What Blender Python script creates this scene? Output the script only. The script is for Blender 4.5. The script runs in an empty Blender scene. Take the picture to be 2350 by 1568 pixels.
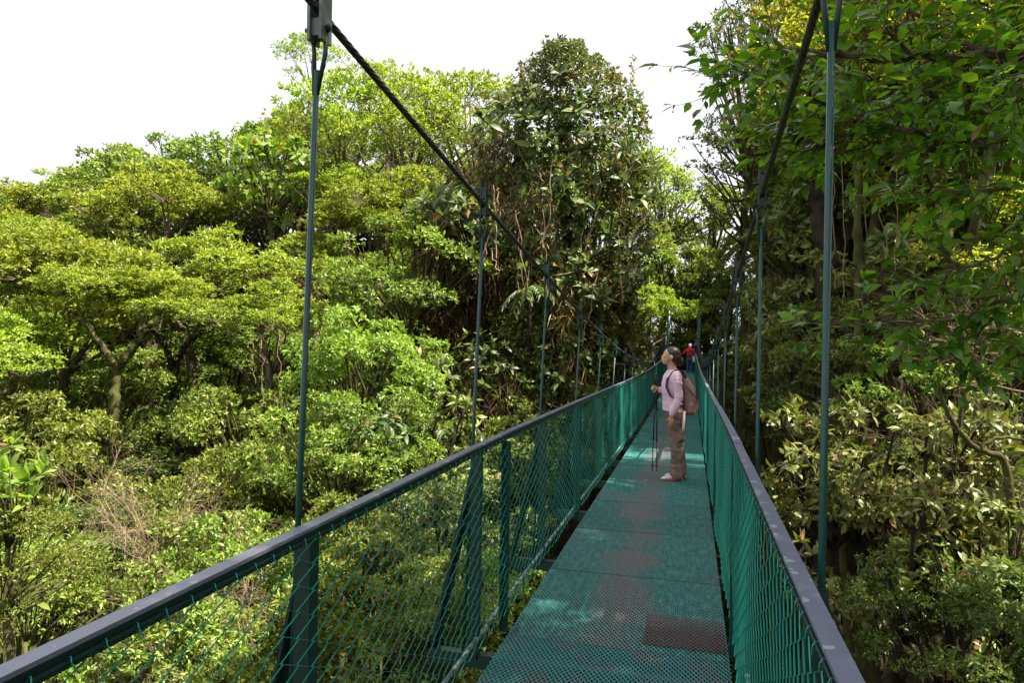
import bpy, math, random
import numpy as np
from mathutils import Vector, Matrix

# ------------------------------------------------------------------ camera, world, sun, exposure
sc = bpy.context.scene
COL = sc.collection
TH, ROLL = math.radians(14.66), 0.016
F_PX = 1567.0                                    # focal length for a 2350 px wide picture (24 mm)
CAM = Vector((0, 0, 1.6))
FW = Vector((-math.sin(TH), math.cos(TH), 0))
_R = Vector((math.cos(TH), math.sin(TH), 0)); _U = Vector((0, 0, 1))
CR = (_R * math.cos(ROLL) + _U * math.sin(ROLL)).normalized()
CU = (_U * math.cos(ROLL) - _R * math.sin(ROLL)).normalized()
cd = bpy.data.cameras.new("camera"); cam = bpy.data.objects.new("camera", cd); COL.objects.link(cam)
cd.lens = 24; cd.sensor_width = 36; cd.clip_start = 0.05; cd.clip_end = 2000
m = Matrix.Identity(4)
for i in range(3):
    m[i][0] = CR[i]; m[i][1] = CU[i]; m[i][2] = -FW[i]; m[i][3] = CAM[i]
cam.matrix_world = m
sc.camera = cam

SUN_AZ, SUN_EL = math.radians(96), math.radians(57)   # azimuth from +Y towards +X
world = bpy.data.worlds.new("World"); sc.world = world; world.use_nodes = True
nt = world.node_tree; nt.nodes.clear()
out = nt.nodes.new("ShaderNodeOutputWorld")
sky = nt.nodes.new("ShaderNodeTexSky"); sky.sky_type = 'NISHITA'; sky.sun_disc = False
sky.sun_elevation = SUN_EL; sky.sun_rotation = SUN_AZ; sky.dust_density = 4; sky.air_density = 1
bg1 = nt.nodes.new("ShaderNodeBackground"); bg1.inputs[1].default_value = 0.025
bg2 = nt.nodes.new("ShaderNodeBackground"); bg2.inputs[0].default_value = (0.97, 0.96, 0.94, 1); bg2.inputs[1].default_value = 0.295
add = nt.nodes.new("ShaderNodeAddShader")
nt.links.new(sky.outputs[0], bg1.inputs[0]); nt.links.new(bg1.outputs[0], add.inputs[0])
nt.links.new(bg2.outputs[0], add.inputs[1]); nt.links.new(add.outputs[0], out.inputs[0])

sl = bpy.data.lights.new("sun", 'SUN'); sl.energy = 4.5; sl.angle = math.radians(0.5); sl.color = (1.0, 0.93, 0.80)
so = bpy.data.objects.new("sun", sl); COL.objects.link(so); so.location = (10, -10, 40)
SDIR = Vector((math.cos(SUN_EL) * math.sin(SUN_AZ), math.cos(SUN_EL) * math.cos(SUN_AZ), math.sin(SUN_EL)))
so.rotation_euler = SDIR.to_track_quat('Z', 'Y').to_euler()
sc.view_settings.view_transform = 'Standard'; sc.view_settings.look = 'None'
sc.view_settings.exposure = 1.85; sc.view_settings.gamma = 1
sc.render.engine = 'CYCLES'
sc.cycles.max_bounces = 6; sc.cycles.diffuse_bounces = 3; sc.cycles.glossy_bounces = 2
sc.cycles.transmission_bounces = 3; sc.cycles.transparent_max_bounces = 4
sc.cycles.sample_clamp_indirect = 6

XM0 = -0.398
rnd = random.Random(7); rng = np.random.default_rng(7)

def P(u, v, d):
    """world point seen at (u, v) of the 2350x1568 picture at depth d"""
    return CAM + CR * ((u - 1175) / F_PX * d) + CU * ((784 - v) / F_PX * d) + FW * d

# ------------------------------------------------------------------ materials
def new_mat(name):
    m = bpy.data.materials.new(name); m.use_nodes = True
    t = m.node_tree; b = t.nodes["Principled BSDF"]
    return m, t, b
def ramp(t, fac, stops):
    r = t.nodes.new("ShaderNodeValToRGB"); e = r.color_ramp.elements
    while len(e) < len(stops): e.new(0.5)
    for k, (p, c) in enumerate(stops):
        e[k].position = p; e[k].color = (c[0], c[1], c[2], 1)
    t.links.new(fac, r.inputs[0]); return r.outputs[0]
def noise(t, scale, detail=3, coord='Object', rough=0.55, stretch=None):
    tc = t.nodes.new("ShaderNodeTexCoord"); n = t.nodes.new("ShaderNodeTexNoise")
    n.inputs['Scale'].default_value = scale; n.inputs['Detail'].default_value = detail; n.inputs['Roughness'].default_value = rough
    if stretch:
        mp = t.nodes.new("ShaderNodeMapping"); mp.inputs['Scale'].default_value = stretch
        t.links.new(tc.outputs[coord], mp.inputs[0]); t.links.new(mp.outputs[0], n.inputs[0])
    else: t.links.new(tc.outputs[coord], n.inputs[0])
    return n.outputs[0]
def mixc(t, fac, a, b, mode='MIX'):
    n = t.nodes.new("ShaderNodeMix"); n.data_type = 'RGBA'; n.blend_type = mode
    for s, v in ((n.inputs[0], fac), (n.inputs[6], a), (n.inputs[7], b)):
        if hasattr(v, 'links'): t.links.new(v, s)
        elif isinstance(v, (tuple, list)): s.default_value = (v[0], v[1], v[2], 1)
        else: s.default_value = v
    return n.outputs[2]
def mathn(t, op, a, b=0.0, clamp=False):
    n = t.nodes.new("ShaderNodeMath"); n.operation = op; n.use_clamp = clamp
    for s, v in ((n.inputs[0], a), (n.inputs[1], b)):
        if hasattr(v, 'links'): t.links.new(v, s)
        else: s.default_value = v
    return n.outputs[0]
def bump(t, b, h, strength=0.3, dist=0.01):
    n = t.nodes.new("ShaderNodeBump"); n.inputs['Strength'].default_value = strength; n.inputs['Distance'].default_value = dist
    t.links.new(h, n.inputs['Height']); t.links.new(n.outputs[0], b.inputs['Normal'])

def leaf_mat(name, dark, mid, light, rough=0.42, trans=0.35, dead=0.02, deadc=(0.22, 0.12, 0.04), spec=0.5, cl=0.55):
    m, t, b = new_mat(name)
    g = t.nodes.new("ShaderNodeNewGeometry"); oi = t.nodes.new("ShaderNodeObjectInfo")
    isl = g.outputs['Random Per Island']
    n = noise(t, cl, 2)
    f = mathn(t, 'ADD', mathn(t, 'MULTIPLY', isl, 0.68), mathn(t, 'MULTIPLY', mathn(t, 'SUBTRACT', n, 0.25), 0.70), True)
    c = ramp(t, f, [(0.0, dark), (0.45, mid), (0.95, light)])
    hs = t.nodes.new("ShaderNodeHueSaturation")
    t.links.new(mathn(t, 'ADD', 0.478, mathn(t, 'MULTIPLY', oi.outputs['Random'], 0.034)), hs.inputs['Hue'])
    t.links.new(mathn(t, 'ADD', 0.85, mathn(t, 'MULTIPLY', oi.outputs['Random'], 0.35)), hs.inputs['Value'])
    t.links.new(c, hs.inputs['Color'])
    isd = mathn(t, 'GREATER_THAN', isl, 1 - dead)
    c2 = mixc(t, isd, hs.outputs[0], deadc)
    t.links.new(c2, b.inputs['Base Color'])
    b.inputs['Roughness'].default_value = rough; b.inputs['Specular IOR Level'].default_value = spec
    tr = t.nodes.new("ShaderNodeBsdfTranslucent")
    t.links.new(mixc(t, 1.0, c2, (1.5, 1.7, 0.55), 'MULTIPLY'), tr.inputs[0])
    ms = t.nodes.new("ShaderNodeMixShader"); ms.inputs[0].default_value = trans
    o = t.nodes["Material Output"]
    t.links.new(b.outputs[0], ms.inputs[1]); t.links.new(tr.outputs[0], ms.inputs[2]); t.links.new(ms.outputs[0], o.inputs[0])
    return m
def plain(name, a, b2=None, scale=8, rough=0.6, metal=0.0, bmp=0.0, spec=0.5, stretch=None, lo=0.35, hi=0.7):
    m, t, b = new_mat(name)
    if b2:
        n = noise(t, scale, 5, stretch=stretch)
        t.links.new(ramp(t, n, [(lo, a), (hi, b2)]), b.inputs['Base Color'])
        if bmp: bump(t, b, n, bmp, 0.02)
    else: b.inputs['Base Color'].default_value = (*a, 1)
    b.inputs['Roughness'].default_value = rough; b.inputs['Metallic'].default_value = metal
    b.inputs['Specular IOR Level'].default_value = spec
    return m
M = {}
M['umbrella'] = leaf_mat('leaf_yellow_green', (0.04, 0.07, 0.010), (0.18, 0.24, 0.024), (0.42, 0.47, 0.075), trans=0.38)
M['bushy'] = leaf_mat('leaf_mid_green', (0.028, 0.055, 0.010), (0.13, 0.185, 0.026), (0.32, 0.39, 0.075), trans=0.35, dead=0.03)
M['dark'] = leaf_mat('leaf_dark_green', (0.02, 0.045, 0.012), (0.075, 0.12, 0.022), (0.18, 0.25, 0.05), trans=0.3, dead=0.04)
M['light'] = leaf_mat('leaf_fresh_green', (0.10, 0.20, 0.03), (0.19, 0.33, 0.05), (0.29, 0.42, 0.09), trans=0.4)
M['olive'] = leaf_mat('leaf_olive', (0.03, 0.05, 0.012), (0.13, 0.16, 0.034), (0.27, 0.30, 0.08), rough=0.46, trans=0.25, dead=0.06)
M['glossy'] = leaf_mat('leaf_glossy_green', (0.022, 0.06, 0.010), (0.085, 0.19, 0.018), (0.24, 0.40, 0.045), rough=0.24, trans=0.5, spec=0.5, dead=0.01)
M['gold'] = leaf_mat('leaf_golden', (0.15, 0.17, 0.02), (0.27, 0.29, 0.03), (0.40, 0.38, 0.05), trans=0.45, dead=0.10)
M['wisp'] = leaf_mat('leaf_greyish', (0.03, 0.05, 0.018), (0.095, 0.13, 0.035), (0.22, 0.26, 0.08), rough=0.4, trans=0.25, dead=0.08)
M['epi'] = leaf_mat('leaf_epiphyte', (0.025, 0.05, 0.015), (0.08, 0.12, 0.03), (0.18, 0.22, 0.06), rough=0.5, trans=0.25, dead=0.07)
M['root'] = leaf_mat('aerial_root_fibre', (0.018, 0.012, 0.008), (0.05, 0.032, 0.018), (0.13, 0.08, 0.045), rough=0.8, trans=0.1, dead=0.0, spec=0.1, cl=1.2)
M['moss'] = leaf_mat('moss_fibre', (0.07, 0.06, 0.012), (0.16, 0.13, 0.022), (0.28, 0.20, 0.03), rough=0.8, trans=0.25, dead=0.0, spec=0.1, cl=1.2)
M['bark'] = plain('bark', (0.055, 0.042, 0.03), (0.17, 0.13, 0.085), 5, 0.9, bmp=0.8, spec=0.2, stretch=(2, 2, 0.5))
M['bark_moss'] = plain('mossy_bark', (0.045, 0.035, 0.022), (0.10, 0.11, 0.025), 4, 0.95, bmp=0.9, spec=0.15)
M['bark_dark'] = plain('dark_bark', (0.018, 0.014, 0.012), (0.06, 0.045, 0.03), 4, 0.95, bmp=0.9, spec=0.15)
M['twig_dry'] = plain('dry_twig', (0.16, 0.105, 0.065), (0.32, 0.23, 0.15), 3, 0.85, spec=0.2)
M['soil'] = plain('forest_floor', (0.018, 0.022, 0.008), (0.05, 0.055, 0.02), 1.2, 1.0, bmp=0.6, spec=0.1)
# painted steel
def paint_mat(name, base, worn, amount=0.5, rough=0.45, scale=6):
    m, t, b = new_mat(name)
    n = noise(t, scale, 6, rough=0.65); n2 = noise(t, scale * 7, 3)
    f = ramp(t, mathn(t, 'ADD', mathn(t, 'MULTIPLY', n, 0.75), mathn(t, 'MULTIPLY', n2, 0.25)), [(amount, (0, 0, 0)), (amount + 0.08, (1, 1, 1))])
    shade = mixc(t, n2, base, tuple(min(1, c * 1.45) for c in base))
    t.links.new(mixc(t, f, shade, worn), b.inputs['Base Color'])
    b.inputs['Roughness'].default_value = rough; b.inputs['Specular IOR Level'].default_value = 0.5
    bump(t, b, n2, 0.15, 0.003)
    return m
M['steel_green'] = paint_mat('green_painted_steel', (0.003, 0.042, 0.037), (0.05, 0.035, 0.03), 0.62, 0.38)
M['steel_dark'] = paint_mat('dark_green_painted_steel', (0.004, 0.022, 0.021), (0.04, 0.03, 0.025), 0.62, 0.45)
M['wire_green'] = paint_mat('green_coated_wire', (0.018, 0.25, 0.19), (0.12, 0.12, 0.09), 0.60, 0.33, 2.0)
M['rail'] = paint_mat('worn_sky_tinted_handrail', (0.115, 0.125, 0.175), (0.22, 0.22, 0.28), 0.54, 0.30, 4.0)  # bluish base holds the sky's reflection in colour; lighter patches are wear
def rail_mat():
    m = M['rail']; t = m.node_tree; b = t.nodes["Principled BSDF"]; src = b.inputs['Base Color'].links[0].from_socket
    g = t.nodes.new("ShaderNodeNewGeometry"); vo = t.nodes.new("ShaderNodeTexVoronoi"); vo.voronoi_dimensions = '2D'; vo.inputs['Scale'].default_value = 24
    nz = t.nodes.new("ShaderNodeTexNoise"); nz.inputs['Scale'].default_value = 40; t.links.new(g.outputs['Position'], nz.inputs[0])
    mx = t.nodes.new("ShaderNodeMix"); mx.data_type = 'RGBA'; mx.inputs[0].default_value = .03
    t.links.new(g.outputs['Position'], mx.inputs[6]); t.links.new(nz.outputs[1], mx.inputs[7]); t.links.new(mx.outputs[2], vo.inputs[0])
    sp = t.nodes.new("ShaderNodeSeparateColor"); t.links.new(vo.outputs['Color'], sp.inputs[0])
    lim = mathn(t, 'MULTIPLY', mathn(t, 'SUBTRACT', sp.outputs[0], .60, True), 1.0)
    f = mathn(t, 'MULTIPLY', mathn(t, 'LESS_THAN', vo.outputs['Distance'], lim), .55)
    t.links.new(mixc(t, f, src, (0.42, 0.43, 0.47)), b.inputs['Base Color'])
rail_mat()
M['cable'] = plain('steel_cable', (0.035, 0.032, 0.035), (0.10, 0.09, 0.09), 20, 0.5, 0.4)
M['galv'] = plain('galvanised_plate', (0.10, 0.11, 0.11), (0.24, 0.26, 0.25), 15, 0.5, 0.3)
M['lichen_pipe'] = plain('lichen_pipe', (0.07, 0.085, 0.08), (0.42, 0.50, 0.52), 30, 0.7, 0.0, lo=0.45, hi=0.62)
M['lichen'] = plain('lichen_spot', (0.35, 0.37, 0.40), (0.5, 0.52, 0.55), 60, 0.9)
M['rust'] = plain('rusty_steel', (0.16, 0.055, 0.025), (0.30, 0.13, 0.06), 12, 0.8)
def deck_mat():
    m, t, b = new_mat('green_grating')
    tc = t.nodes.new("ShaderNodeNewGeometry"); sp = t.nodes.new("ShaderNodeSeparateXYZ")
    t.links.new(tc.outputs['Position'], sp.inputs[0])
    # worn track down the walking line plus square patches of different paint
    tr = mathn(t, 'SUBTRACT', 1.0, mathn(t, 'MULTIPLY', mathn(t, 'ABSOLUTE', mathn(t, 'ADD', sp.outputs[0], 0.40)), 3.0), True)
    mp = t.nodes.new("ShaderNodeMapping"); mp.inputs['Scale'].default_value = (1.0, 0.45, 1.0)
    t.links.new(tc.outputs['Position'], mp.inputs[0])
    n = t.nodes.new("ShaderNodeTexNoise"); n.inputs['Scale'].default_value = 2.6; n.inputs['Detail'].default_value = 5; n.inputs['Roughness'].default_value = 0.6
    t.links.new(mp.outputs[0], n.inputs[0])
    br = t.nodes.new("ShaderNodeTexBrick"); br.inputs['Scale'].default_value = 1.0
    br.inputs['Brick Width'].default_value = 0.42; br.inputs['Row Height'].default_value = 0.36; br.inputs['Mortar Size'].default_value = 0.0
    br.inputs['Color1'].default_value = (0, 0, 0, 1); br.inputs['Color2'].default_value = (1, 1, 1, 1)
    t.links.new(tc.outputs['Position'], br.inputs[0])
    w = mathn(t, 'ADD', mathn(t, 'MULTIPLY', n.outputs[0], 0.62), mathn(t, 'MULTIPLY', tr, 0.36))
    w = mathn(t, 'ADD', w, mathn(t, 'MULTIPLY', br.outputs[0], 0.24))
    fine = t.nodes.new("ShaderNodeTexNoise"); fine.inputs['Scale'].default_value = 26; fine.inputs['Detail'].default_value = 4; t.links.new(tc.outputs['Position'], fine.inputs[0])
    w = mathn(t, 'ADD', w, mathn(t, 'MULTIPLY', mathn(t, 'SUBTRACT', fine.outputs[0], .5), 0.45))
    oi = t.nodes.new("ShaderNodeObjectInfo")
    w = mathn(t, 'ADD', w, mathn(t, 'MULTIPLY', oi.outputs['Random'], 0.10))
    f = ramp(t, w, [(0.58, (0, 0, 0)), (0.70, (.5, .5, .5)), (0.95, (.9, .9, .9))])
    n2 = noise(t, 14, 5, 'Object', stretch=(2.5, .6, 1))
    g = ramp(t, n2, [(0.32, (0.006, 0.085, 0.085)), (0.5, (0.012, 0.145, 0.13)), (0.7, (0.035, 0.24, 0.21))])
    hs = t.nodes.new("ShaderNodeHueSaturation"); t.links.new(g, hs.inputs['Color'])
    t.links.new(mathn(t, 'ADD', 0.75, mathn(t, 'MULTIPLY', oi.outputs['Random'], 0.45)), hs.inputs['Value']); hs.inputs['Saturation'].default_value = .93
    t.links.new(mixc(t, f, hs.outputs[0], (0.135, 0.115, 0.12)), b.inputs['Base Color'])
    b.inputs['Roughness'].default_value = 0.42; b.inputs['Specular IOR Level'].default_value = 0.55
    return m
M['deck'] = deck_mat()
M['deck_old'] = paint_mat('old_grey_green_grating', (0.015, 0.12, 0.12), (0.09, 0.11, 0.12), 0.5, 0.5, 5)
M['deck_maroon'] = paint_mat('maroon_grating', (0.040, 0.014, 0.017), (0.045, 0.035, 0.035), 0.52, 0.5, 9)

# ------------------------------------------------------------------ mesh helpers
def link(name, me, mat, parent=None):
    o = bpy.data.objects.new(name, me); COL.objects.link(o)
    if mat and not me.materials: me.materials.append(mat)
    if parent: o.parent = parent
    return o
def empty(name, loc=(0, 0, 0), rz=0, parent=None):
    o = bpy.data.objects.new(name, None); COL.objects.link(o); o.location = loc; o.rotation_euler = (0, 0, rz)
    o.empty_display_size = 0.2
    if parent: o.parent = parent
    return o
def tag(o, label=None, cat=None, group=None, kind=None):
    if label: o['label'] = label
    if cat: o['category'] = cat
    if group: o['group'] = group
    if kind: o['kind'] = kind
    return o
class MB:
    def __init__(s): s.v = []; s.f = []
    def box(s, c, size, R=None):
        i = len(s.v); c = Vector(c)
        for sx, sy, sz in ((-1,-1,-1),(1,-1,-1),(1,1,-1),(-1,1,-1),(-1,-1,1),(1,-1,1),(1,1,1),(-1,1,1)):
            p = Vector((sx*size[0]/2, sy*size[1]/2, sz*size[2]/2))
            if R: p = R @ p
            s.v.append(tuple(c + p))
        for q in ((0,3,2,1),(4,5,6,7),(0,1,5,4),(1,2,6,5),(2,3,7,6),(3,0,4,7)): s.f.append(tuple(i+k for k in q))
        return s
    def bar(s, a, b, w, h, up=(0, 0, 1)):
        """rectangular bar from a to b"""
        a, b = Vector(a), Vector(b); d = (b - a); L = d.length; d.normalize()
        x = d.cross(Vector(up))
        if x.length < 1e-4: x = d.cross(Vector((0, 1, 0)))
        x.normalize(); z = x.cross(d)
        R = Matrix((x, d, z)).transposed()
        return s.box((a + b) / 2, (w, L, h), R)
    def tube(s, pts, rad, n=6, cap=True):
        pts = [Vector(p) for p in pts]
        if not hasattr(rad, '__len__'): rad = [rad] * len(pts)
        ref = Vector((0.31, 0.17, 0.93)); i0 = len(s.v)
        for k, p in enumerate(pts):
            d = (pts[min(k+1, len(pts)-1)] - pts[max(k-1, 0)])
            if d.length < 1e-9: d = Vector((0, 0, 1))
            d.normalize()
            x = d.cross(ref)
            if x.length < 0.1: x = d.cross(Vector((1, 0, 0)))
            x.normalize(); y = d.cross(x)
            for j in range(n):
                a = 2 * math.pi * j / n
                s.v.append(tuple(p + (x * math.cos(a) + y * math.sin(a)) * rad[k]))
        for k in range(len(pts) - 1):
            for j in range(n):
                a = i0 + k*n + j; b = i0 + k*n + (j+1) % n
                s.f.append((a, b, b + n, a + n))
        if cap:
            s.f.append(tuple(i0 + j for j in range(n))[::-1]); e = i0 + (len(pts)-1)*n
            s.f.append(tuple(e + j for j in range(n)))
        return s
    def mesh(s, name, smooth=False):
        me = bpy.data.meshes.new(name); me.from_pydata(s.v, [], s.f); me.update()
        if smooth: me.polygons.foreach_set('use_smooth', [True] * len(me.polygons))
        return me
    def build(s, name, mat, parent=None, smooth=False):
        return link(name, s.mesh(name, smooth), mat, parent)

def npmesh(name, verts, tris=None, quads=None, smooth=False):
    me = bpy.data.meshes.new(name)
    loops = []; starts = []; c = 0
    for arr, k in ((tris, 3), (quads, 4)):
        if arr is None or len(arr) == 0: continue
        loops.append(arr.reshape(-1)); starts.append(c + np.arange(len(arr)) * k); c += arr.size
    loops = np.concatenate(loops); starts = np.concatenate(starts)
    me.vertices.add(len(verts)); me.vertices.foreach_set('co', np.ascontiguousarray(verts, dtype=np.float32).reshape(-1))
    me.loops.add(len(loops)); me.loops.foreach_set('vertex_index', loops.astype(np.int32))
    me.polygons.add(len(starts)); me.polygons.foreach_set('loop_start', starts.astype(np.int32))
    if smooth: me.polygons.foreach_set('use_smooth', np.ones(len(starts), dtype=bool))
    me.update(calc_edges=True)
    return me
def unit(a): return a / (np.linalg.norm(a, axis=-1, keepdims=True) + 1e-9)
def leaves(name, pos, axis, nrm, L, W, hi=False, droop=0.15, fold=0.25):
    """leaf blades: base at pos, along axis, facing nrm"""
    N = len(pos); axis = unit(axis); side = unit(np.cross(axis, nrm)); n = unit(np.cross(side, axis))
    L = np.broadcast_to(np.asarray(L, float), (N,))[:, None]; W = np.broadcast_to(np.asarray(W, float), (N,))[:, None]
    if not hi:
        mid = pos + axis * L * 0.45
        v = np.stack([pos, mid + side*W*0.5 + n*W*fold, pos + axis*L - n*L*droop, mid - side*W*0.5 + n*W*fold], 1)
        base = (np.arange(N) * 4)[:, None, None]
        t = base + np.array([[0, 1, 2], [0, 2, 3]])[None]
        return v.reshape(-1, 3), t.reshape(-1, 3), None
    def c(t_): return pos + axis * L * t_ - n * L * droop * t_**2 * 1.4
    def e(t_, w, s): return c(t_) + side * W * w * s + n * W * fold * w
    v = np.stack([pos, e(.28, .42, 1), c(.28), e(.28, .42, -1), e(.64, .46, 1), c(.64), e(.64, .46, -1), c(1.0)], 1)
    base = (np.arange(N) * 8)[:, None, None]
    t = base + np.array([[0, 1, 2], [0, 2, 3], [4, 7, 5], [5, 7, 6]])[None]
    q = base + np.array([[1, 4, 5, 2], [2, 5, 6, 3]])[None]
    return v.reshape(-1, 3), t.reshape(-1, 3), q.reshape(-1, 4)
def rand_unit(n): return unit(rng.normal(size=(n, 3)))
def merge(parts):
    V = []; T = []; Q = []; c = 0
    for v, t, q in parts:
        V.append(v)
        if t is not None: T.append(t + c)
        if q is not None: Q.append(q + c)
        c += len(v)
    return np.concatenate(V), (np.concatenate(T) if T else None), (np.concatenate(Q) if Q else None)

# ------------------------------------------------------------------ crowns
def rosettes(cen, nrm, per, L, W, hi=False, spread=0.9, droop=0.12, jit=0.25):
    """rosettes of leaves at cen, opening around nrm"""
    n = len(cen); c = np.repeat(cen, per, 0); nn = np.repeat(nrm, per, 0)
    ang = rng.uniform(0, 2*np.pi, n*per); t1 = unit(np.cross(nn, rand_unit(n*per))); t2 = np.cross(nn, t1)
    rad = t1 * np.cos(ang)[:, None] + t2 * np.sin(ang)[:, None]
    el = rng.uniform(0.05, 1.0, n*per)[:, None] * spread
    ax = unit(rad * el + nn * (1.05 - el) + rng.normal(size=(n*per, 3)) * jit)
    ll = L * rng.uniform(0.65, 1.25, n*per)
    return leaves('', c + ax * 0.01, ax, nn + rng.normal(size=nn.shape) * 0.35, ll, W * ll / L * rng.uniform(.8, 1.2, n*per), hi, droop)
def crown_umbrella(seed, R=3.2, H=1.7, domes=9, tufts=26, dens=15, L=0.155, W=0.054, per=6, tr=.36):
    """layered crown: domes of leaf tufts, with gaps between the tufts"""
    global rng; rng = np.random.default_rng(seed); r_ = random.Random(seed)
    parts = []; mb = MB(); fork = Vector((0, 0, -H * 1.3))
    for k in range(domes):
        a = k * 2.39996 + r_.uniform(-.3, .3); rr = R * .82 * math.sqrt((k + .15) / domes) * r_.uniform(.9, 1.1)
        z = H * (1 - (rr / R) ** 2) - 0.55 * H + r_.uniform(-.55, .35)
        dr = r_.uniform(.85, 1.35) * R / 3.2; dh = dr * r_.uniform(.55, .8); c = Vector((rr * math.cos(a), rr * math.sin(a), z))
        mid = fork.lerp(c, .55) + Vector((r_.uniform(-.25, .25), r_.uniform(-.25, .25), r_.uniform(-.3, .05)))
        low = c - Vector((0, 0, dh * .35))
        mb.tube([fork, fork.lerp(mid, .55) + Vector((0, 0, -.06)), mid, mid.lerp(low, .6), low], [.075, .055, .042, .028, .018], 5, False)
        n = int(tufts * r_.uniform(.8, 1.15) * dr * dr)
        for t in range(n):
            q = Vector((r_.gauss(0, 1), r_.gauss(0, 1), r_.gauss(.55, .6))).normalized()
            if q.z < -.25: q.z *= -.5
            w = r_.uniform(.72, 1.08)
            tc = c + Vector((q.x * dr * w, q.y * dr * w, q.z * dh * w)); s_ = tr * r_.uniform(.6, 1.25)
            if r_.random() < .75: mb.tube([low.lerp(tc, .15), low.lerp(tc, .6) + Vector((0, 0, -.05)), tc], [.015, .010, .005], 3, False)
            m_ = max(3, int(dens * s_ * s_ / (.36 * .36)))
            u_ = unit(rng.normal(size=(m_, 3)) + np.array([0, 0, .9]))
            pos = np.array(tc) + u_ * s_ * rng.uniform(.25, 1.0, m_)[:, None] * np.array([1.15, 1.15, .62])
            nr = unit(u_ * .8 + np.array([q.x * .35, q.y * .35, .7]))
            parts.append(rosettes(pos, nr, per, L, W))
    v, t, q = merge(parts)
    return npmesh('crown', v, t, q), mb.mesh('branches')
def crown_bushy(seed, R=2.6, blobs=42, dens=125, L=0.16, W=0.07, per=6, flat=0.85, hi=False, droop=.2, hang=0.0, gap=0.0):
    global rng; rng = np.random.default_rng(seed); r_ = random.Random(seed)
    parts = []; mb = MB(); fork = Vector((0, 0, -R * flat * .9))
    for k in range(blobs):
        d = Vector((r_.gauss(0, 1), r_.gauss(0, 1), r_.gauss(.35, .8))).normalized()
        rr = R * r_.uniform(.55, .95) * (1 + 0.18 * math.sin(5 * d.x + 3 * d.y + seed))
        c = np.array([d.x * rr, d.y * rr, d.z * rr * flat]); pr = r_.uniform(.30, .72) * R / 2.6
        n = int(dens * pr * pr * (1 - gap * r_.random()))
        q = unit(rng.normal(size=(n, 3)) + np.array([d.x * .6, d.y * .6, .35 + d.z * .4]))
        pos = c + q * pr * rng.uniform(.45, 1.08, n)[:, None] * np.array([1.05, 1.05, .55])
        nr = unit(q * np.array([.9, .9, .7]) + np.array([0, 0, .45 - hang]) + rng.normal(size=(n, 3)) * .2)
        parts.append(rosettes(pos, nr, per, L, W, hi, 1.0, droop))
        cv = Vector(c); mid = fork.lerp(cv, .5) + Vector((r_.uniform(-.25, .25), r_.uniform(-.25, .25), r_.uniform(-.1, .25)))
        mb.tube([fork, mid, cv], [.07, .04, .016], 5, False)
        for j in range(6):
            t_ = Vector(pos[r_.randrange(n)]); s = mid.lerp(cv, r_.uniform(.4, 1))
            mb.tube([s, s.lerp(t_, .5) + Vector((0, 0, .04)), t_], [.012, .008, .004], 3, False)
    v, t, q = merge(parts)
    return npmesh('crown', v, t, q), mb.mesh('branches')
CR_ = {}
CR_['U'] = [crown_umbrella(11), crown_umbrella(12, 3.0, 1.5, 8), crown_umbrella(13, 3.4, 2.1, 11), crown_umbrella(14, 3.1, 1.4, 9, 24, 17, .14)]
CR_['S'] = [crown_umbrella(15, 3.2, 2.4, 10, 17, 7, .17, .055), crown_umbrella(16, 3.0, 2.1, 9, 16, 7, .17, .055)]       # airy crowns with sky showing
CR_['B'] = [crown_bushy(21), crown_bushy(22, L=.14, W=.055, dens=150), crown_bushy(23, blobs=28, L=.19, W=.08, dens=95)]
CR_['W'] = [crown_bushy(31, blobs=48, dens=90, L=.14, W=.06, per=5, flat=1.25, gap=.5), crown_bushy(32, blobs=44, dens=80, L=.14, W=.06, per=5, flat=1.4, gap=.6)]
CR_['G'] = [crown_bushy(41, R=2.0, blobs=30, dens=95, L=.20, W=.075, per=5, hi=True, droop=.35, hang=.25), crown_bushy(42, R=2.0, blobs=26, dens=90, L=.19, W=.068, per=5, hi=True, droop=.4, hang=.35)]
CR_['L'] = [crown_bushy(51, R=2.6, blobs=30, dens=60, L=.34, W=.2, per=4, hi=True, droop=.3)]
BASE_R = {'U': 3.2, 'S': 3.1, 'B': 2.6, 'W': 2.6, 'G': 2.0, 'L': 2.6}

# ------------------------------------------------------------------ terrain
SIL_U = [-3000, -900, 0, 250, 520, 720, 1000, 1200, 1300, 1450, 1520, 1570, 1640, 1750, 2400, 6000]
SIL_V = [500, 440, 430, 350, 290, 150, 160, 190, 130, 260, 420, 330, 60, -100, -150, -100]
def smooth(a, b, x):
    t = min(1, max(0, (x - a) / (b - a))); return t * t * (3 - 2 * t)
def view_u(x, y):
    xc = x * CR.x + y * CR.y; zc = x * FW.x + y * FW.y
    if zc < 0.15 * math.hypot(x, y): return -3000 if x < 0 else 6000
    return 1175 + F_PX * xc / zc
def ztop(x, y):
    r = math.hypot(x, y); u = view_u(x, y)
    sil = (784 - np.interp(u, SIL_U, SIL_V)) / F_PX
    left = np.interp(r, [0, 6, 9, 12, 17, 22, 30, 46, 80], [-1.3, -1.0, -.74, -.58, -.36, -.20, 0.0, sil, .0])
    right = np.interp(r, [0, 3, 5, 8, 12, 18, 28, 48, 80], [-2.0, -1.3, -.75, -.34, -.04, .25, max(sil, .3), max(sil, .3), 0])
    w = smooth(1560, 1800, u)
    if r < 1: r = 1
    return 1.6 + r * (left * (1 - w) + right * w)
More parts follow.
